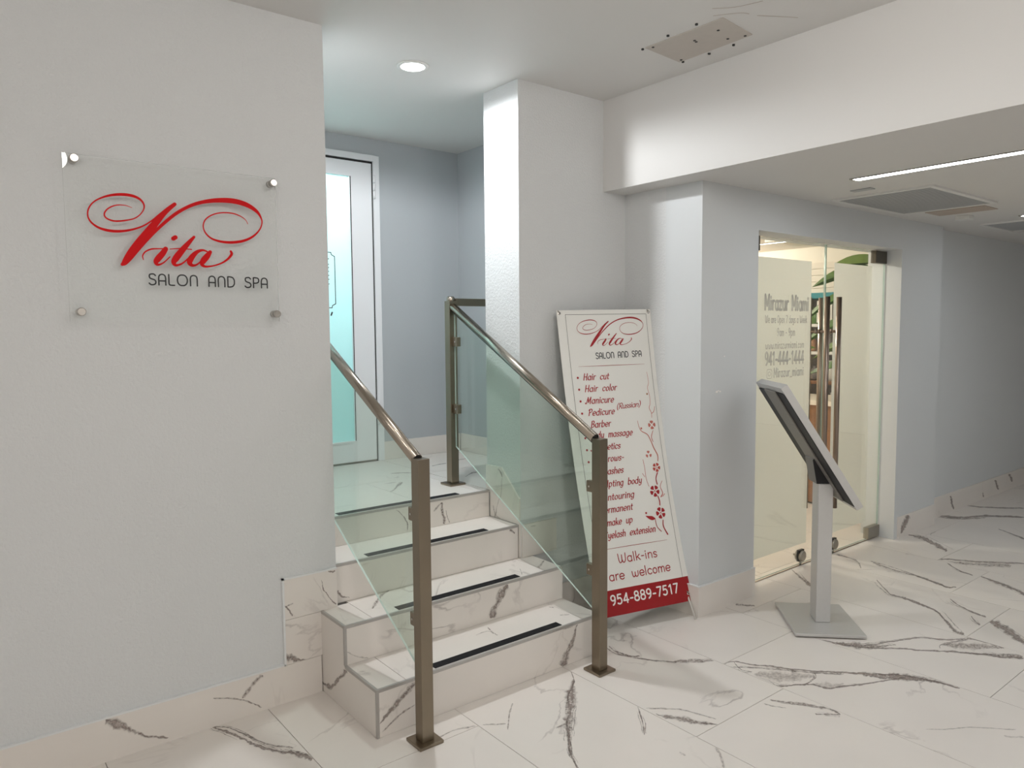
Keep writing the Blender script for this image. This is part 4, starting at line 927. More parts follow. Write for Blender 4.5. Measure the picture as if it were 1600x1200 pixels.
b = MB(); b.box(1.69, 1.70, ly0 - .006, ly0, LZ + .15, 2.55); b.box(2.197, 2.217, ly0 - .006, ly0, LZ + .14, 2.562); b.box(1.69, 2.197, ly0 - .006, ly0, 2.55, 2.562); b.box(1.69, 2.197, ly0 - .006, ly0, LZ + .14, LZ + .152)
b.build('glazing_bead', 'door_white', leaf)
b = MB(); b.box(2.199, 2.205, ly0 - .007, ly0 + .004, LZ + .152, 2.55)
b.build('pane_seal', 'gap', leaf)
gp = boxo('door_pane', 1.70, 2.199, YB + .004, YB + .010, LZ + .152, 2.55, 'salon_film', leaf)
def on_salon(x, z, l=0): return (x, YB + .0034 - l, z)
b = MB()
x0, x1, z0, z1, c = 1.80, 2.088, 1.702, 2.055, .016
out = [(x0 + c, z0), (x1 - 1.6 * c, z0), (x1 - 1.4 * c, z0 + .9 * c), (x1, z0 + 1.6 * c), (x1, z1 - 1.6 * c), (x1 - 1.4 * c, z1 - .9 * c), (x1 - 1.6 * c, z1), (x0 + 1.6 * c, z1), (x0 + 1.4 * c, z1 - .9 * c), (x0, z1 - 1.6 * c), (x0, z0 + 1.6 * c), (x0 + 1.4 * c, z0 + .9 * c), (x0 + c, z0)]
for p, q in zip(out, out[1:]): b.ribbon([p, q], [.0028] * 2, on_salon)
b.build('plaque_outline', 'text_dark', gp)
b = MB()
for z in (2.01, 1.975, 1.955, 1.93, 1.905, 1.88, 1.85):
    b.ribbon([(2.032, z - .004), (2.046, z + .004)], [.003] * 2, on_salon)
b.ribbon([(2.055, 1.655), (2.062, 1.672)], [.005] * 2, on_salon)
b.build('lettering', 'text_dark', gp)
for z in (2.42, .93):
    h = MB()
    for a, c in ((0, .05), (.053, .10), (.103, .15)): h.lathe((2.366, YB - .026, z + a), [(.009, 0), (.009, c - (0 if a == 0 else a))], 12)
    h.build('hinge', 'door_white', dr)
b = MB(); b.box(1.53, 2.36, YB - .002, YB + .06, LZ, LZ + .010)
b.build('threshold', 'fitting', dr)

# salon behind the door (only its light shows through the frosted pane)
for nm, r in (('wall_salon_back', (0.9, 3.2, 6.4, 6.5, LZ, CZ)), ('wall_salon_left', (0.8, 0.9, YB + .14, 6.5, LZ, CZ)), ('wall_salon_right', (3.2, 3.3, YB, 6.5, LZ, CZ))):
    struct(boxo(nm, *r, 'smooth_plaster'), 'wall inside the salon, on the %s' % nm.split('_')[-1], 'wall')
struct(boxo('floor_salon', 0.8, 3.3, YB + .14, 6.5, LZ - .1, LZ, 'teal'), 'unseen salon floor, coloured teal to tint light on the frosted door', 'floor')  # teal chosen to tint the light low on the door pane
struct(boxo('ceiling_salon', 0.8, 3.42, YB + .15, 6.5, CZ, CZ + .1, 'ceiling'), 'salon ceiling behind the frosted door', 'ceiling')
sd = MB(); sd.lathe((2.0, 5.2, CZ - .03), [(.10, 0), (.11, .01), (.11, .03)], 20)
sl_ = tag(sd.build('added_salon_lamp', 'lamp_stair'), 'added round lamp inside the salon, backlighting the frosted door', 'lamp')
lamp('salon_light', 'POINT', (2.0, 5.2, CZ - .12), P_SALON, (0.92, 1.0, 0.97), sl_, .1)  # unseen lamp put in to backlight the frosted pane

# ================================================================== wall sign
sg = thing('wall_sign', (.755, 2.915, 1.592), 'clear acrylic sign with red script logo on the left wall', 'sign')
b = MB(); b.box(.391, 1.119, 2.908, 2.914, 1.592, 2.156, 0, [1, 1, 0, 1, 0, 1])
b.build('acrylic_panel', ['acrylic', 'acrylic_edge'], sg)
for x, z in ((.425, 2.152 - .012), (1.108, 2.148 - .012), (.425, 1.624), (1.108, 1.622)):
    b = MB(); b.lathe((x, 0, z), [(.0135, YW), (.0135, 2.914)], 18, axis=1); b.lathe((x, 0, z), [(.0145, 2.908), (.0145, 2.897), (.012, 2.893)], 18, axis=1)
    b.build('standoff', 'chrome', sg)
def on_sign(x, z, l=0): return (x, 2.9072 - l, z)
LOGO_PTS = [[tuple(o[i:i + 3]) for i in range(0, len(o), 3)] for o in LOGO]
def draw_logo(b, mp, fx, fy, s, mi=0):
    for L in LOGO_PTS:
        Q = catmull(L, 5) if len(L) > 2 else L
        b.ribbon([(fx(q[0]), fy(q[1])) for q in Q], [max(q[2], .0007) * s for q in Q], mp, mi)
b = MB(); draw_logo(b, on_sign, lambda x: x, lambda z: z, 1.0)
tag(b.build('script_logo', 'red', sg), 'red script lettering with two flourishes')
write('lettering', 'black', sg, 'SALON AND SPA', .641, 1.7235, .0385, on_sign, width=.440, wt=1.3, up=True, track=1.0)

# ================================================================== banner on an X stand
T0, T1, B0, B1 = Vector((2.61, 2.91, 1.652)), Vector((3.19, 2.77, 1.661)), Vector((2.61, 2.591, .08)), Vector((3.19, 2.457, .08))
BN = Vector((-.225, -.954, .195)).normalized()
def ban(u, t, off=0.0):
    """u metres across (0..0.6), t metres down (0..1.6)"""
    s, k = u / .6, t / 1.6
    p = (T0 * (1 - s) + T1 * s) * (1 - k) + (B0 * (1 - s) + B1 * s) * k
    kk = min(max(k, 0), 1)
    bow = .035 * math.sin(math.pi * kk) + .0022 * math.sin(s * 9 + k * 5) * math.sin(math.pi * kk)
    q = Vector((.23 * bow, .97 * bow, 0))
    return p + q + BN * off
bs = thing('banner_stand', (2.95, 2.55, 0), 'white salon price banner with red foot, leaning in the corner on its stand', 'banner')
nu, nt_ = 10, 40
TR = 1.472
b = MB()
rows = [i * TR / 36 for i in range(37)] + [TR + i * (1.6 - TR) / 4 for i in range(1, 5)]
for side, off in ((0, 0.0), (1, -.0012)):
    n0 = len(b.v)
    for t in rows:
        for i in range(nu + 1): b.v.append(tuple(ban(.6 * i / nu, t, off)))
    for r in range(len(rows) - 1):
        for i in range(nu):
            a = n0 + r * (nu + 1) + i
            f = (a, a + nu + 1, a + nu + 2, a + 1)
            b.face(f if side == 0 else f[::-1], 1 if rows[r + 1] > TR + 1e-6 and side == 0 else 0, smooth=True)
sheet = b.build('banner_sheet', ['banner', 'banner_red'], bs)
pr = lambda u, t, l=0: ban(u, t, .0008 + l)
b = MB()
for L in ([(.052, 1.471), (.052, .024), (.568, .026), (.561, 1.471)],):
    for p, q in zip(L, L[1:]):
        n = 24
        b.ribbon([(p[0] + (q[0] - p[0]) * i / n, p[1] + (q[1] - p[1]) * i / n) for i in range(n + 1)], [.0011] * (n + 1), pr)
b.build('border_line', 'line', sheet)
for a, c, t0, t1 in ((.099, .523, .305, .307), (.06, .504, 1.268, 1.268)):
    b = MB(); b.ribbon([(a + (c - a) * i / 12, t0 + (t1 - t0) * i / 12) for i in range(13)], [.0013 * math.sin(math.pi * (i + .8) / 13.6) + .0003 for i in range(13)], pr)
    b.build('divider_line', 'line_red', sheet)
# logo again, smaller
lx0, lx1 = .445, 1.0005
b = MB(); k = .394 / (lx1 - lx0)
draw_logo(b, pr, lambda x: .105 + (x - lx0) * k, lambda z: .058 + (2.030 - z) * .83 * k, k * .66)
b.build('script_logo', 'text_red', sheet)
pt = lambda x, y, l=0: pr(x, -y, l)
write('lettering', 'text_dark', sheet, 'SALON AND SPA', .212, -.2665, .031, pt, width=.302, wt=1.5, up=True, track=1.0, slope=.012)
LINES = [('Hair cut', .118, .379, .163), ('Hair color', .119, .442, .203), ('Manicure', .116, .506, .178), ('Pedicure', .122, .570, .168), ('Barber', .128, .634, .128),
         ('Body massage', .112, .692, .277), ('Aesthetics', .112, .757, .187), ('Eyebrows-', .112, .821, .200), ('Eyelashes', .115, .887, .182), ('Sculpting body', .110, .953, .294),
         ('contouring', .122, 1.022, .220), ('Permanent', .112, 1.086, .208), ('make up', .140, 1.152, .165), ('Eyelash extension', .112, 1.216, .328)]
for s, u, t, wd in LINES:
    write('lettering', 'text_red', sheet, s, u, -t, .0345, pt, width=wd, wt=1.45, shear=.26, nib=True, track=.75)
b = MB(); text(b, '(Russian)', .306, -.545, .029, pt, wt=1.4, shear=.26, nib=True, width=.156, slope=.03)
b.build('lettering', 'text_red', sheet)
for t in (.365, .428, .491, .556, .621, .687, .750, .813, .940, 1.075, 1.205):
    b = MB(); b.disc((.087, -t), .0062, pt, 0, 12); b.build('bullet_dot', 'text_red', sheet)
b = MB(); text(b, 'Walk-ins', .172, -1.346, .046, pt, wt=1.1, width=.254, track=.5)
b.build('lettering', 'text_red', sheet)
write('lettering', 'text_red', sheet, 'are welcome', .100, -1.427, .046, pt, width=.396, wt=1.15, track=.5)
b = MB(); text(b, '954-889-7517', .086, -1.545, .046, pt, wt=1.75, width=.440, track=.9)
b.build('lettering', 'text_white', sheet)
for i, o in enumerate(STEMS):
    L = [tuple(o[j:j + 3]) for j in range(0, len(o), 3)]
    Q = catmull(L, 5)
    b = MB(); b.ribbon([(q[0], q[1]) for q in Q], [max(q[2] * .9, .0006) for q in Q], pr)
    b.build('printed_leaf' if i == 8 else 'printed_stem', ['flower1', 'flower1', 'flower1', 'flower2'][i] if i < 4 else 'text_red' if i < 9 else 'flower2', sheet)
for (u, t), r, np_, m, ph in zip(FLOWERS, (.024, .020, .025, .031, .031), (4, 3, 5, 5, 5), ('flower1', 'flower1', 'flower2', 'text_red', 'text_red'), (.0, .5, .2, .3, .6)):
    b = MB()
    for j in range(np_):
        a = ph + 2 * math.pi * j / np_
        hw = .62 if np_ < 5 else .5
        pts = [(u + r * .22 * math.cos(a), t + r * .22 * math.sin(a))] + [(u + r * rr_ * math.cos(a + d * hw), t + r * rr_ * math.sin(a + d * hw)) for d, rr_ in ((-1, .78), (-.75, .97), (-.3, 1.0), (.3, 1.0), (.75, .97), (1, .78))]
        b.poly([pr(*p) for p in pts])
    if np_ == 5: b.disc((u, t), r * .13, pr, 0, 8)
    b.build('printed_flower', m, sheet)
for (u, t), m in zip(BUDS, ('pot', 'flower1', 'text_red')):
    b = MB(); b.disc((u, t), .006, pr, 0, 10); b.build('printed_bud', m, sheet)
# grommets, hooks, poles
hub = Vector((2.91, 2.815, .86))
for u, t in ((.016, .016), (.584, .016), (.020, 1.560), (.580, 1.560)):
    c = ban(u, t, .001)
    b = MB(); ex, ey = (ban(u + .01, t) - ban(u, t)).normalized(), (ban(u, t) - ban(u, t + .01)).normalized()
    ring = []
    for k in range(14):
        a = 2 * math.pi * k / 14
        ring.append((ex * math.cos(a) + ey * math.sin(a)))
    for k in range(14):
        d0, d1 = ring[k], ring[(k + 1) % 14]
        b.quad(c + d0 * .009, c + d1 * .009, c + d1 * .0045 + BN * .0015, c + d0 * .0045 + BN * .0015)
    g = b.build('grommet', 'chrome', sheet)
    b = MB(); b.tube([c + BN * .006 + ex * .004, c + BN * .010 - ex * .004 + ey * .004, c + BN * .004 - ex * .008 + ey * .012, c - BN * .012 - ex * .004 + ey * .012], .0022, 8)
    b.build('hook', 'fitting', bs)
for tgt in (ban(.020, 1.560, -.014), ban(.580, 1.560, -.014)):
    b = MB(); d = (tgt - hub); f = Vector((tgt.x + d.x * .10, tgt.y + d.y * .10 + .0, .006))
    if tgt.x > 2.9: f = Vector((3.14, 2.398, .006))
    b.tube([hub, tgt, f], .0055, 10); b.build('stand_pole', 'rod', bs)
for tgt in (ban(.016, .016, -.010), ban(.584, .016, -.010)):
    b = MB(); b.tube([hub, tgt], .005, 10); b.build('stand_pole', 'rod', bs)
b = MB(); b.tube([hub, (2.94, 2.925, .42), (2.945, 2.93, .006)], .0055, 10); b.build('rear_leg', 'rod', bs)
b = MB(); b.lathe((hub.x, hub.y, hub.z), [(.022, -.02), (.026, -.012), (.026, .012), (.018, .02)], 16); b.build('hub', 'blackp', bs)

# ================================================================== tilted menu screen on its stand
KO = Vector((3.618, 1.964, 0))
def frame2(deg):
    a = math.radians(deg)
    return Vector((math.cos(a), math.sin(a), 0)), Vector((-math.sin(a), math.cos(a), 0))
ks = thing('menu_kiosk', tuple(KO), 'silver stand with a tilted screen in front of the glass doors', 'kiosk')
def obox(b, e1, e2, e3, o, a0, a1, b0, b1, c0, c1, mi=0, mis=None):
    P = lambda i, j, k: o + e1 * i + e2 * j + e3 * k
    b.hexa([P(a0, b0, c0), P(a1, b0, c0), P(a1, b1, c0), P(a0, b1, c0), P(a0, b0, c1), P(a1, b0, c1), P(a1, b1, c1), P(a0, b1, c1)], mi, mis)
UZ = Vector((0, 0, 1))
f1, f2 = frame2(-45.0)
KB = Vector((3.618, 1.972, 0))
b = MB(); obox(b, f1, f2, UZ, KB, -.172, .172, -.215, .215, .006, .022); b.build('base_plate', 'silver', ks, .004)
b = MB(); obox(b, f1, f2, UZ, KB, -.158, .158, -.200, .200, 0, .007); b.build('foot_pad', 'rubber', ks)
b = MB(); obox(b, f1, f2, UZ, KO, -.037, .037, -.056, .056, .022, .752); b.build('column', 'silver', ks, .006)
e1, e2 = frame2(-41.0)
top_, bot_ = Vector((-.262, 1.275)), Vector((.118, .672))        # near edge, front side of the panel (e1, z)
ax = (bot_ - top_); LP = ax.length; ax = ax.normalized()
pd = e1 * ax.x + UZ * ax.y                        # down the slope
pn = (e1 * -ax.y + UZ * ax.x)                     # towards the reader, up
PO = KO + e1 * top_.x + UZ * top_.y
W_ = .215; TH = .036
b = MB()                                           # silver frame, four bars
for a0, a1, c0, c1 in ((0, LP, -W_, -W_ + .020), (0, LP, W_ - .020, W_), (0, .030, -W_ + .020, W_ - .020), (LP - .030, LP, -W_ + .020, W_ - .020)):
    obox(b, pd, e2, pn, PO, a0, a1, c0, c1, -TH, 0)
scr = b.build('screen_frame', 'silver', ks)
b = MB(); obox(b, pd, e2, pn, PO, .034, LP - .022, -W_ + .002, W_ - .002, -TH - .003, -TH); b.build('back_rim', 'blackp', ks)
b = MB(); obox(b, pd, e2, pn, PO, .030, LP - .030, -W_ + .020, W_ - .020, -.012, -.002); b.build('screen', 'screen', ks)
b = MB(); obox(b, pd, e2, pn, PO, .030, LP - .030, -W_ + .020, W_ - .020, -.020, -.012); b.build('screen_back', 'blackp', ks)
b = MB(); obox(b, pd, e2, pn, PO, .026, LP - .026, -.095, .085, -TH - .010, -TH - .003); b.build('back_strip', 'silver_dark', ks, .002)
b = MB(); obox(b, pd, e2, pn, PO, .006, .024, -W_ + .03, W_ - .03, 0, .003); b.build('top_plate', 'silver', scr)
b = MB(); b.tube([PO + pd * .016 + e2 * (-W_ + .045) + pn * .002, PO + pd * .016 + e2 * (-W_ + .045) + pn * .006], .008, 12); b.build('lock', 'chrome', scr)
b = MB()
q = [(-.052, .752), (.060, .752), (.060, .80), (-.062, .89), (-.075, .875)]
P = lambda p, t: KO + e1 * p[0] + e2 * t + UZ * p[1]
n = len(b.v); b.v += [tuple(P(p, -.056)) for p in q] + [tuple(P(p, .056)) for p in q]
b.face(tuple(range(n, n + 5))); b.face(tuple(range(n + 5, n + 10))[::-1])
for i in range(5):
    j = (i + 1) % 5; b.face((n + j, n + i, n + 5 + i, n + 5 + j), 0)
b.mi = [1, 1] + [0] * 5
b.mi[2 + 4] = 0
b.build('bracket', ['bracket', 'blackp'], ks)

# ================================================================== double glass doors of the shop
YD = 2.54
def door_leaf(name, x0, x1, label, hx, film, side):
    d = thing(name, ((x0 + x1) / 2, YD, 0), label, 'door', kind='structure')
    b = MB(); b.box(x0, x1, YD - .006, YD + .006, .012, 2.092, 0, [1, 1, 0, 1, 0, 1])
    pn_ = b.build('glass_leaf', ['door_glass', 'door_edge'], d)
    f0, f1_, zb, zt = film
    fm = boxo('frosted_film', f0, f1_, YD + .0065, YD + .0075, zb, zt, 'film', pn_)
    for y, dd in ((YD - .062, -1), (YD + .062, 1)):
        b = MB(); b.tube([(hx, y, .345), (hx, y, 1.750)], .017, 20)
        h = b.build('pull_bar', 'handle', d)
        for z in (.575, 1.525):
            b = MB(); b.tube([(hx, y, z), (hx, YD, z)], .009, 14); b.lathe((hx, 0, z), [(.015, YD + dd * .018), (.015, YD + dd * .006)], 16, axis=1)
            b.build('bar_mount', 'handle', h)
    for z0, z1 in ((.012, .095), (2.005, 2.092)):
        xa, xb = (x0, x0 + .165) if side < 0 else (x1 - .165, x1)
        b = MB(); b.box(xa, xb, YD - .020, YD + .020, z0, z1); b.build('patch_fitting', 'fitting' if z0 < 1 else 'patchfit', d, .003)
    return d
dl = door_leaf('door_2', 3.705, 4.640, 'left glass door leaf with grey shop lettering on frosted film', 4.568, (3.72, 4.490, .138, 1.975), -1)
drr = door_leaf('door_3', 4.650, 5.462, 'right glass door leaf with plain frosted film', 4.717, (4.775, 5.295, .140, 1.982), 1)
for d, x in ((dl, 4.415), (drr, 4.83)):
    b = MB(); b.lathe((x, 0, .064), [(.030, YD - .024), (.036, YD - .020), (.036, YD - .008)], 18, axis=1); b.lathe((x, 0, .064), [(.036, YD + .008), (.036, YD + .02), (.030, YD + .024)], 18, axis=1)
    c = b.build('floor_lock', 'fitting', d)
    b = MB(); b.box(x - .030, x + .030, YD - .009, YD + .009, .030, .104); b.build('lock_gasket', 'rubber', c)
    b = MB(); b.tube([(x - .005, YD + .024, .064), (x - .005, YD + .045, .064)], .007, 10); b.build('thumb_turn', 'fitting', c)
    b = MB(); b.tube([(x, YD, 0.001), (x, YD, .030)], .008, 10); b.build('bolt', 'fitting', c)
def on_door(x, z, l=0): return (x, YD - .0066 - l, z)
DT = [('Mirazur Miami', 3.945, 1.662, .088, .500, 1.9, 1.0), ('We are Open 7 days a Week', 3.955, 1.583, .043, .470, 1.5, .8), ('9am - 9pm', 4.085, 1.503, .046, .205, 1.5, .8),
      ('www.mirazurmiami.com', 3.962, 1.425, .043, .435, 1.4, .7), ('941-444-1444', 3.960, 1.328, .075, .440, 1.9, .9), ('Mirazur_miami', 4.055, 1.250, .055, .345, 1.5, .8)]
GL[' '] = (3.4, '')
for s, x, z, h, wd, wt, sf in DT:
    write('lettering', 'grey_text', dl, s, x, z, h, on_door, width=wd, wt=wt, serif=sf * 1.25, track=.9)
b = MB()
cx, cz, r, k = 4.008, 1.272, .026, .010
sq = []
for qx, qz, a0 in ((1, 1, 0), (-1, 1, 90), (-1, -1, 180), (1, -1, 270)):
    for j in range(5):
        a = math.radians(a0 + j * 22.5); sq.append((cx + qx * (r - k) + k * math.cos(a), cz + qz * (r - k) * 1.1 + k * math.sin(a)))
b.ribbon(sq + sq[:1], [.0018] * (len(sq) + 1), on_door)
ci = [(cx + .013 * math.cos(2 * math.pi * j / 16), cz + .013 * math.sin(2 * math.pi * j / 16)) for j in range(17)]
b.ribbon(ci, [.0018] * 17, on_door); b.disc((cx + .017, cz + .019), .003, on_door)
b.build('camera_icon', 'grey_text', dl)
b = MB(); b.box(3.70, 5.47, YD - .005, YD + .005, 0, .002)  # no real sill: strip added to draw a thin line on the floor
tag(b.build('floor_line_strip', 'fitting'), 'thin added strip drawing a line on the floor under the glass doors', 'threshold')

# ================================================================== ceiling lamps and fittings
def downlight(x, y, z, label, power, col, lens, size, spot, r=.055, grp=None):
    t = thing('recessed_lamp', (x, y, z), label, 'lamp', grp)
    b = MB(); b.lathe((x, y, z), [(r + .022, 0), (r + .020, -.006), (r + .004, -.007), (r, -.002), (r, 0)], 28); b.build('trim_ring', 'white_plate', t)
    b = MB(); b.lathe((x, y, z - .004), [(r, 0), (r * .96, -.003), (r * .5, -.005)], 28); b.build('lens', lens, t)
    lamp('lamp_light', 'SPOT', (x, y, z - .022), power, col, t, size, math.radians(spot), .25)
    return t
downlight(1.889, 3.122, CZ, 'bright round recessed lamp in the ceiling over the stairs', P_STAIR, C_STAIR, 'lamp_stair', .05, 174)
for (x, y), lb, pw in (((1.72, 1.10), 'round white drum lamp on the lobby ceiling nearest the dropped ceiling', .42), ((.7, .30), 'added drum-shaped fill lamp on the lobby ceiling facing the acrylic sign', .25),
                     ((-1.0, .30), 'added drum-shaped fill lamp on the lobby ceiling left of the camera', .35), ((.45, -2.2), 'added drum-shaped fill lamp on the lobby ceiling behind the camera', 1.8),
                     ((-1.8, -2.2), 'added drum-shaped fill lamp in the rear left of the lobby ceiling', 1.8)):
    t = thing('unseen_lobby_lamp', (x, y, CZ), lb, 'lamp', 'lobby ceiling lamps')  # out of view; all but the first are added as fill light
    b = MB(); b.lathe((x, y, CZ), [(.16, 0), (.16, -.03), (.15, -.035)], 28); b.build('housing', 'white_plate', t)
    b = MB(); b.lathe((x, y, CZ - .035), [(.145, 0), (.145, -.03), (.12, -.045)], 28); b.build('diffuser', 'lamp_lobby', t)
    lamp('lamp_light', 'POINT', (x, y, CZ - .15), P_LOBBY * pw, C_LOBBY, t, .07)
def strip(x, y0, y1, label):
    t = thing('linear_lamp', (x, (y0 + y1) / 2, HZ), label, 'lamp')
    b = MB(); b.box(x - .036, x - .029, y0, y1 + .012, HZ - .005, HZ); b.box(x + .029, x + .036, y0, y1 + .012, HZ - .005, HZ); b.box(x - .029, x + .029, y1, y1 + .012, HZ - .005, HZ)
    b.build('trim', 'fitting', t)
    boxo('diffuser', x - .029, x + .029, y0, y1, HZ - .004, HZ, 'strip', t)
strip(3.815, -2.6, 1.935, 'long white linear lamp in the corridor ceiling')
strip(6.01, -2.6, 1.860, 'second linear lamp at the right edge, farther along the corridor')
# supply grille
gx0, gx1, gy0, gy1 = 4.32, 5.18, 1.775, 2.290
gr = thing('ceiling_grille', (4.75, 2.03, HZ), 'large grey slatted air grille in the corridor ceiling', 'air vent')
b = MB()
for r in ((gx0 - .03, gx1 + .03, gy0 - .03, gy0), (gx0 - .03, gx1 + .03, gy1, gy1 + .03), (gx0 - .03, gx0, gy0, gy1), (gx1, gx1 + .03, gy0, gy1)): b.box(*r, HZ - .010, HZ)
b.build('frame', 'white_plate', gr)
boxo('recess_shade_sheet', gx0, gx1, gy0, gy1, HZ - .002, HZ, 'grille_dark', gr)  # flat dark sheet standing in for the shade behind the slats
nb = 30
b = MB(); dx = (gx1 - gx0) / nb
b.box(gx0 + .002, gx0 + .0185, gy0, gy1, HZ - .008, HZ - .004)
s0 = b.build('slat', 'grille', gr)
for i in range(1, nb):
    c = s0.copy(); COL.objects.link(c); place(c, Vector(WL[s0.name]) + Vector((dx * i, 0, 0)), gr)
tag(boxo('ceiling_access_panel', 5.29, 5.52, 1.845, 2.20, HZ - .004, HZ, 'beige_plate'), 'bare beige panel in the corridor ceiling beside the grille', 'panel')
b = MB(); b.box(4.095, 4.15, 1.99, 2.105, HZ - .006, HZ); tag(b.build('ceiling_plate', 'grille', bevel=.002), 'small grey plate by the end of the long linear lamp', 'plate')
b = MB(); b.box(5.64, 5.73, 2.06, 2.15, HZ - .028, HZ); tag(b.build('smoke_detector', 'white_plate', bevel=.006), 'small white box on the corridor ceiling beyond the grille', 'detector')
gr2 = thing('ceiling_grille', (6.5, 2.05, HZ), 'distant white air grille at the right edge, seen edge on', 'air vent')
b = MB()
for r in ((6.22, 6.24, 1.6, 2.20), (6.86, 6.88, 1.6, 2.20), (6.24, 6.86, 1.6, 1.62), (6.24, 6.86, 2.18, 2.20)): b.box(*r, HZ - .012, HZ)
b.build('frame', 'white_plate', gr2)
for i in range(12):
    boxo('slat', 6.25 + i * .05, 6.285 + i * .05, 1.62, 2.18, HZ - .006, HZ - .003, 'grille', gr2)
# screwed board on the lobby ceiling
cp = thing('ceiling_patch', (2.73, 2.1, CZ), 'bare grey board screwed to the upper ceiling', 'panel')
b = MB(); n = [(2.597, 2.292), (2.862, 2.312), (2.850, 1.912), (2.603, 1.884)]
b.prism(n, 2, CZ - .004, CZ); b.build('board', 'patch', cp)
for x, y in ((2.615, 2.262), (2.84, 2.285), (2.70, 2.10), (2.718, 2.105), (2.80, 2.0), (2.69, 1.97), (2.832, 1.935), (2.57, 2.14), (2.57, 1.99), (2.60, 2.31), (2.885, 2.16), (2.885, 2.03), (2.872, 2.30)):
    b = MB(); b.lathe((x, y, CZ), [(.0062, -.006), (.0062, 0)], 8); b.build('screw', 'blackp', cp)
b = MB()
for pts in (((2.50, 1.86), (2.56, 1.80), (2.60, 1.70)), ((2.56, 1.90), (2.62, 1.82), (2.66, 1.80)), ((2.70, 1.79), (2.78, 1.74), (2.85, 1.70))):
    b.ribbon(catmull(list(pts), 4), [.0022] * 9, lambda x, y, l=0: (x, y, CZ - .0004 - l), caps=False)
b.build('scratches', 'beige_plate', cp)

# ================================================================== shop behind the glass doors
SX, SZ = 7.40, 2.40
struct(boxo('ceiling_shop', 3.42, SX, 2.66, 5.6, SZ, SZ + .1, 'shop_ceiling'), 'warm lit ceiling of the shop behind the glass doors', 'ceiling')
wsb = struct(boxo('wall_shop_back', SX, SX + .1, 2.66, 5.6, 0, SZ + .1, 'shop_wall'), 'cream boarded wall at the back of the shop', 'wall')
struct(boxo('wall_shop_side', 3.42, SX, 5.6, 5.7, 0, SZ + .1, 'shop_wall'), 'cream side wall deep inside the shop', 'wall')
struct(boxo('wall_shop_left', 3.32, 3.42, 3.25, 5.7, 0, SZ + .1, 'shop_wall'), 'cream wall inside the shop beside the entrance', 'wall')
b = MB(); b.box(SX - .020, SX, 2.70, 5.58, 0, .118)
z = 1.565
while z < 2.20:
    boxo('wall_board', SX - .022, SX, 2.70, 5.58, z, z + .063, 'board', wsb)
    z += .067
tag(boxo('ceiling_cassette', 6.15, 6.75, 3.74, 3.96, SZ - .055, SZ, 'shop_wall'), 'square box on the shop ceiling above the left glass door', 'air vent')
for (x, y), lb in (((4.6, 3.7), 'warm recessed shop ceiling lamp nearest the glass doors'), ((5.6, 4.5), 'warm recessed lamp in the middle of the shop ceiling'), ((6.7, 4.9), 'warm recessed shop ceiling lamp deepest inside the shop')):
    t = thing('recessed_lamp', (x, y, SZ), lb, 'lamp', 'shop ceiling lamps')
    b = MB(); b.lathe((x, y, SZ), [(.075, 0), (.073, -.006), (.056, -.007), (.055, 0)], 20); b.build('trim_ring', 'white_plate', t)
    b = MB(); b.lathe((x, y, SZ - .003), [(.053, 0), (.05, -.003)], 20); b.build('lens', 'lamp_shop', t)
    lamp('lamp_light', 'POINT', (x, y, SZ - .10), P_SHOP * (1.0 if x < 5 else .42), C_SHOP, t, .05)
# back shelf
sh = thing('wall_shelf', (7.22, 4.0, 0), 'tall shop shelf with a teal top rail behind the glass doors', 'shelf')
for y in (3.50, 4.55): boxo('upright', 7.06, 7.375, y, y + .03, 0, 1.90, 'dark_wood', sh)
boxo('teal_rail', 7.04, 7.375, 3.50, 4.58, 1.845, 1.90, 'teal', sh)
for z in (.30, .66, .98, 1.28, 1.56): boxo('shelf_board', 7.06, 7.375, 3.53, 4.55, z, z + .03, 'wood' if z < 1.2 else 'white_plate', sh)
boxo('back_panel', 7.375, 7.378, 3.50, 4.58, .30, 1.845, 'picture', sh)
rnd = random.Random(3)
def jar(x, y, z, h, r, mat, label, cat='jar'):
    b = MB(); b.lathe((x, y, z), [(r * .8, 0), (r, h * .1), (r, h * .62), (r * .6, h * .8), (r * .45, h * .9), (r * .5, h)], 14)
    tag(b.build(cat, mat), label, cat, 'goods on the shop shelf')
JL = {1.59: 'top', 1.31: 'upper', 1.01: 'middle', .69: 'lower', .33: 'lowest'}
for z in (1.59, 1.31, 1.01, .69, .33):
    ms = ['white_china', 'pot', 'dark_wood', 'leaf', 'picture']; rnd.shuffle(ms)
    y = 3.64
    for m in ms:
        r = rnd.uniform(.040, .060); h = rnd.uniform(.13, .21)
        y += r
        cn = {'white_china': 'white', 'pot': 'clay brown', 'dark_wood': 'dark brown', 'leaf': 'green', 'picture': 'dark grey'}[m]
        jar(7.18 + rnd.uniform(-.03, .03), y, z, h, r, m, '%s jar on the %s board of the shop shelf' % (cn, JL[z]))
        y += r + rnd.uniform(.03, .08)
b = MB(); b.box(7.06, 7.08, 3.78, 3.94, 1.60, 1.82); fp = b.build('picture_frame', 'white_china')
tag(fp, 'small white framed picture standing on the top shelf board', 'picture')
boxo('picture_print', 7.057, 7.06, 3.80, 3.92, 1.63, 1.79, 'picture', fp)
ct = thing('wooden_counter', (6.35, 3.55, 0), 'low brown wooden counter inside the shop', 'counter')
boxo('counter_body', 6.05, 6.60, 3.22, 3.95, 0.02, .88, 'wood', ct); boxo('counter_top', 6.02, 6.63, 3.19, 3.98, .88, .92, 'board', ct); boxo('plinth', 6.08, 6.57, 3.25, 3.92, 0, .02, 'dark_wood', ct)
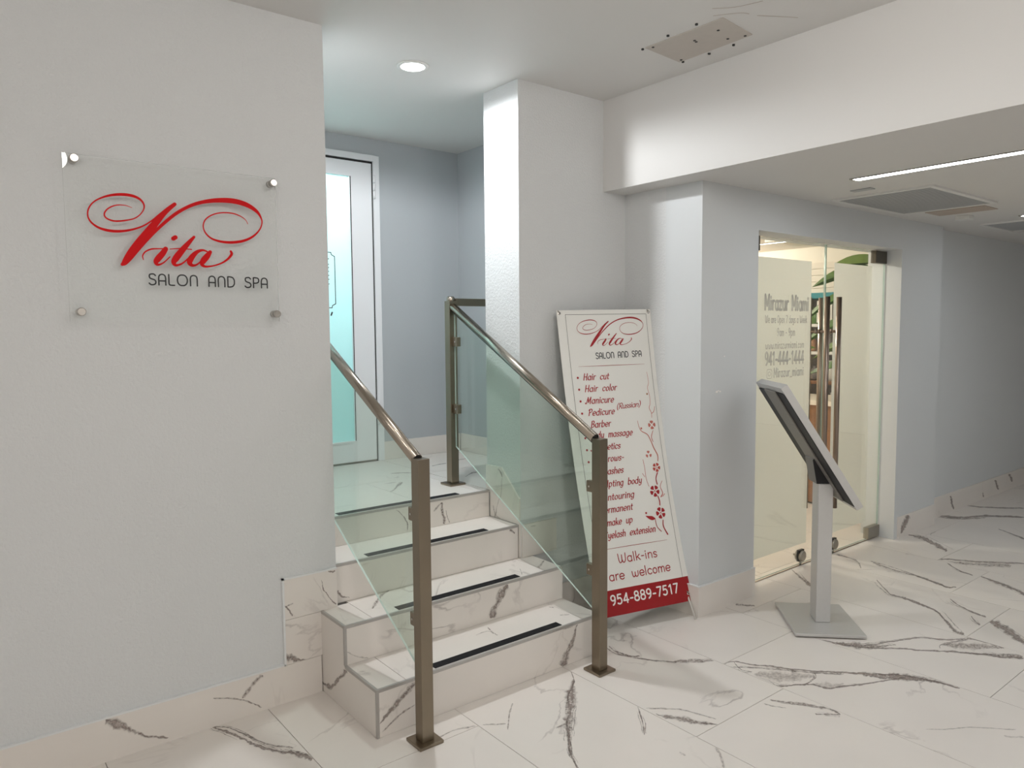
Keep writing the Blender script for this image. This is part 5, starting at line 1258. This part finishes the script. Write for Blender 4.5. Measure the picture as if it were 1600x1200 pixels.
# big-leaf plant
def leaf(b, root, direc, length, width, droop, mi=0, n=8):
    d = Vector(direc).normalized(); side = d.cross(Vector((0, 0, 1))).normalized()
    prev = None
    for i in range(n + 1):
        t = i / n
        c = Vector(root) + d * length * t + Vector((0, 0, length * (.55 * t - droop * t * t)))
        wd = width * (math.sin(math.pi * min(1, .06 + t * .94)) ** .7) / 2
        cur = (c + side * wd * .8 - Vector((0, 0, wd * .8)), c, c - side * wd * .8 - Vector((0, 0, wd * .8)))
        if prev:
            b.quad(prev[0], prev[1], cur[1], cur[0], mi, smooth=True); b.quad(prev[1], prev[2], cur[2], cur[1], mi, smooth=True)
        prev = cur
def plant(x, y, h, label, leaves, pot_r=.14, pot_h=.30, z=0):
    t = thing('potted_plant', (x, y, z), label, 'plant')
    b = MB(); b.lathe((x, y, z), [(pot_r * .75, 0), (pot_r, pot_h * .9), (pot_r * 1.06, pot_h * .92), (pot_r * 1.06, pot_h), (pot_r * .9, pot_h)], 20); b.build('pot', 'pot', t)
    for zz, dx, dy, ln, wd, dr_, m in leaves:
        b = MB(); top = (x + dx * .06, y + dy * .06, z + zz)
        b.tube([(x, y, z + pot_h * .9), (x + dx * .02, y + dy * .02, z + (zz + pot_h) / 2), top], .010, 8); b.build('stem', 'leaf_light', t)
        b = MB(); leaf(b, top, (dx, dy, 0), ln, wd, dr_); b.build('leaf', m, t)
plant(6.60, 3.02, 2.2, 'tall banana plant inside the shop behind the right door', [
    (2.15, -.1, 1.0, .42, .22, .60, 'leaf_light'), (2.05, .05, 1.0, .68, .24, .72, 'leaf'), (2.10, .6, -.1, .45, .16, .8, 'leaf_light'), (1.86, -.2, .95, .70, .20, .95, 'leaf'), (1.62, -.1, 1.0, .72, .2, .9, 'leaf'), (1.42, .1, 1.0, .68, .2, .8, 'leaf_light'), (1.2, -.1, 1.0, .66, .18, .7, 'leaf'), (1.5, .7, .1, .5, .18, .8, 'leaf')])
plant(6.15, 3.80, .6, 'bushy green pot plant standing on the shop counter', [(.22 + .06 * i, math.cos(i * 1.3), math.sin(i * 1.3), .26, .12, .6, 'leaf' if i % 2 else 'leaf_light') for i in range(8)], .07, .13, .92)
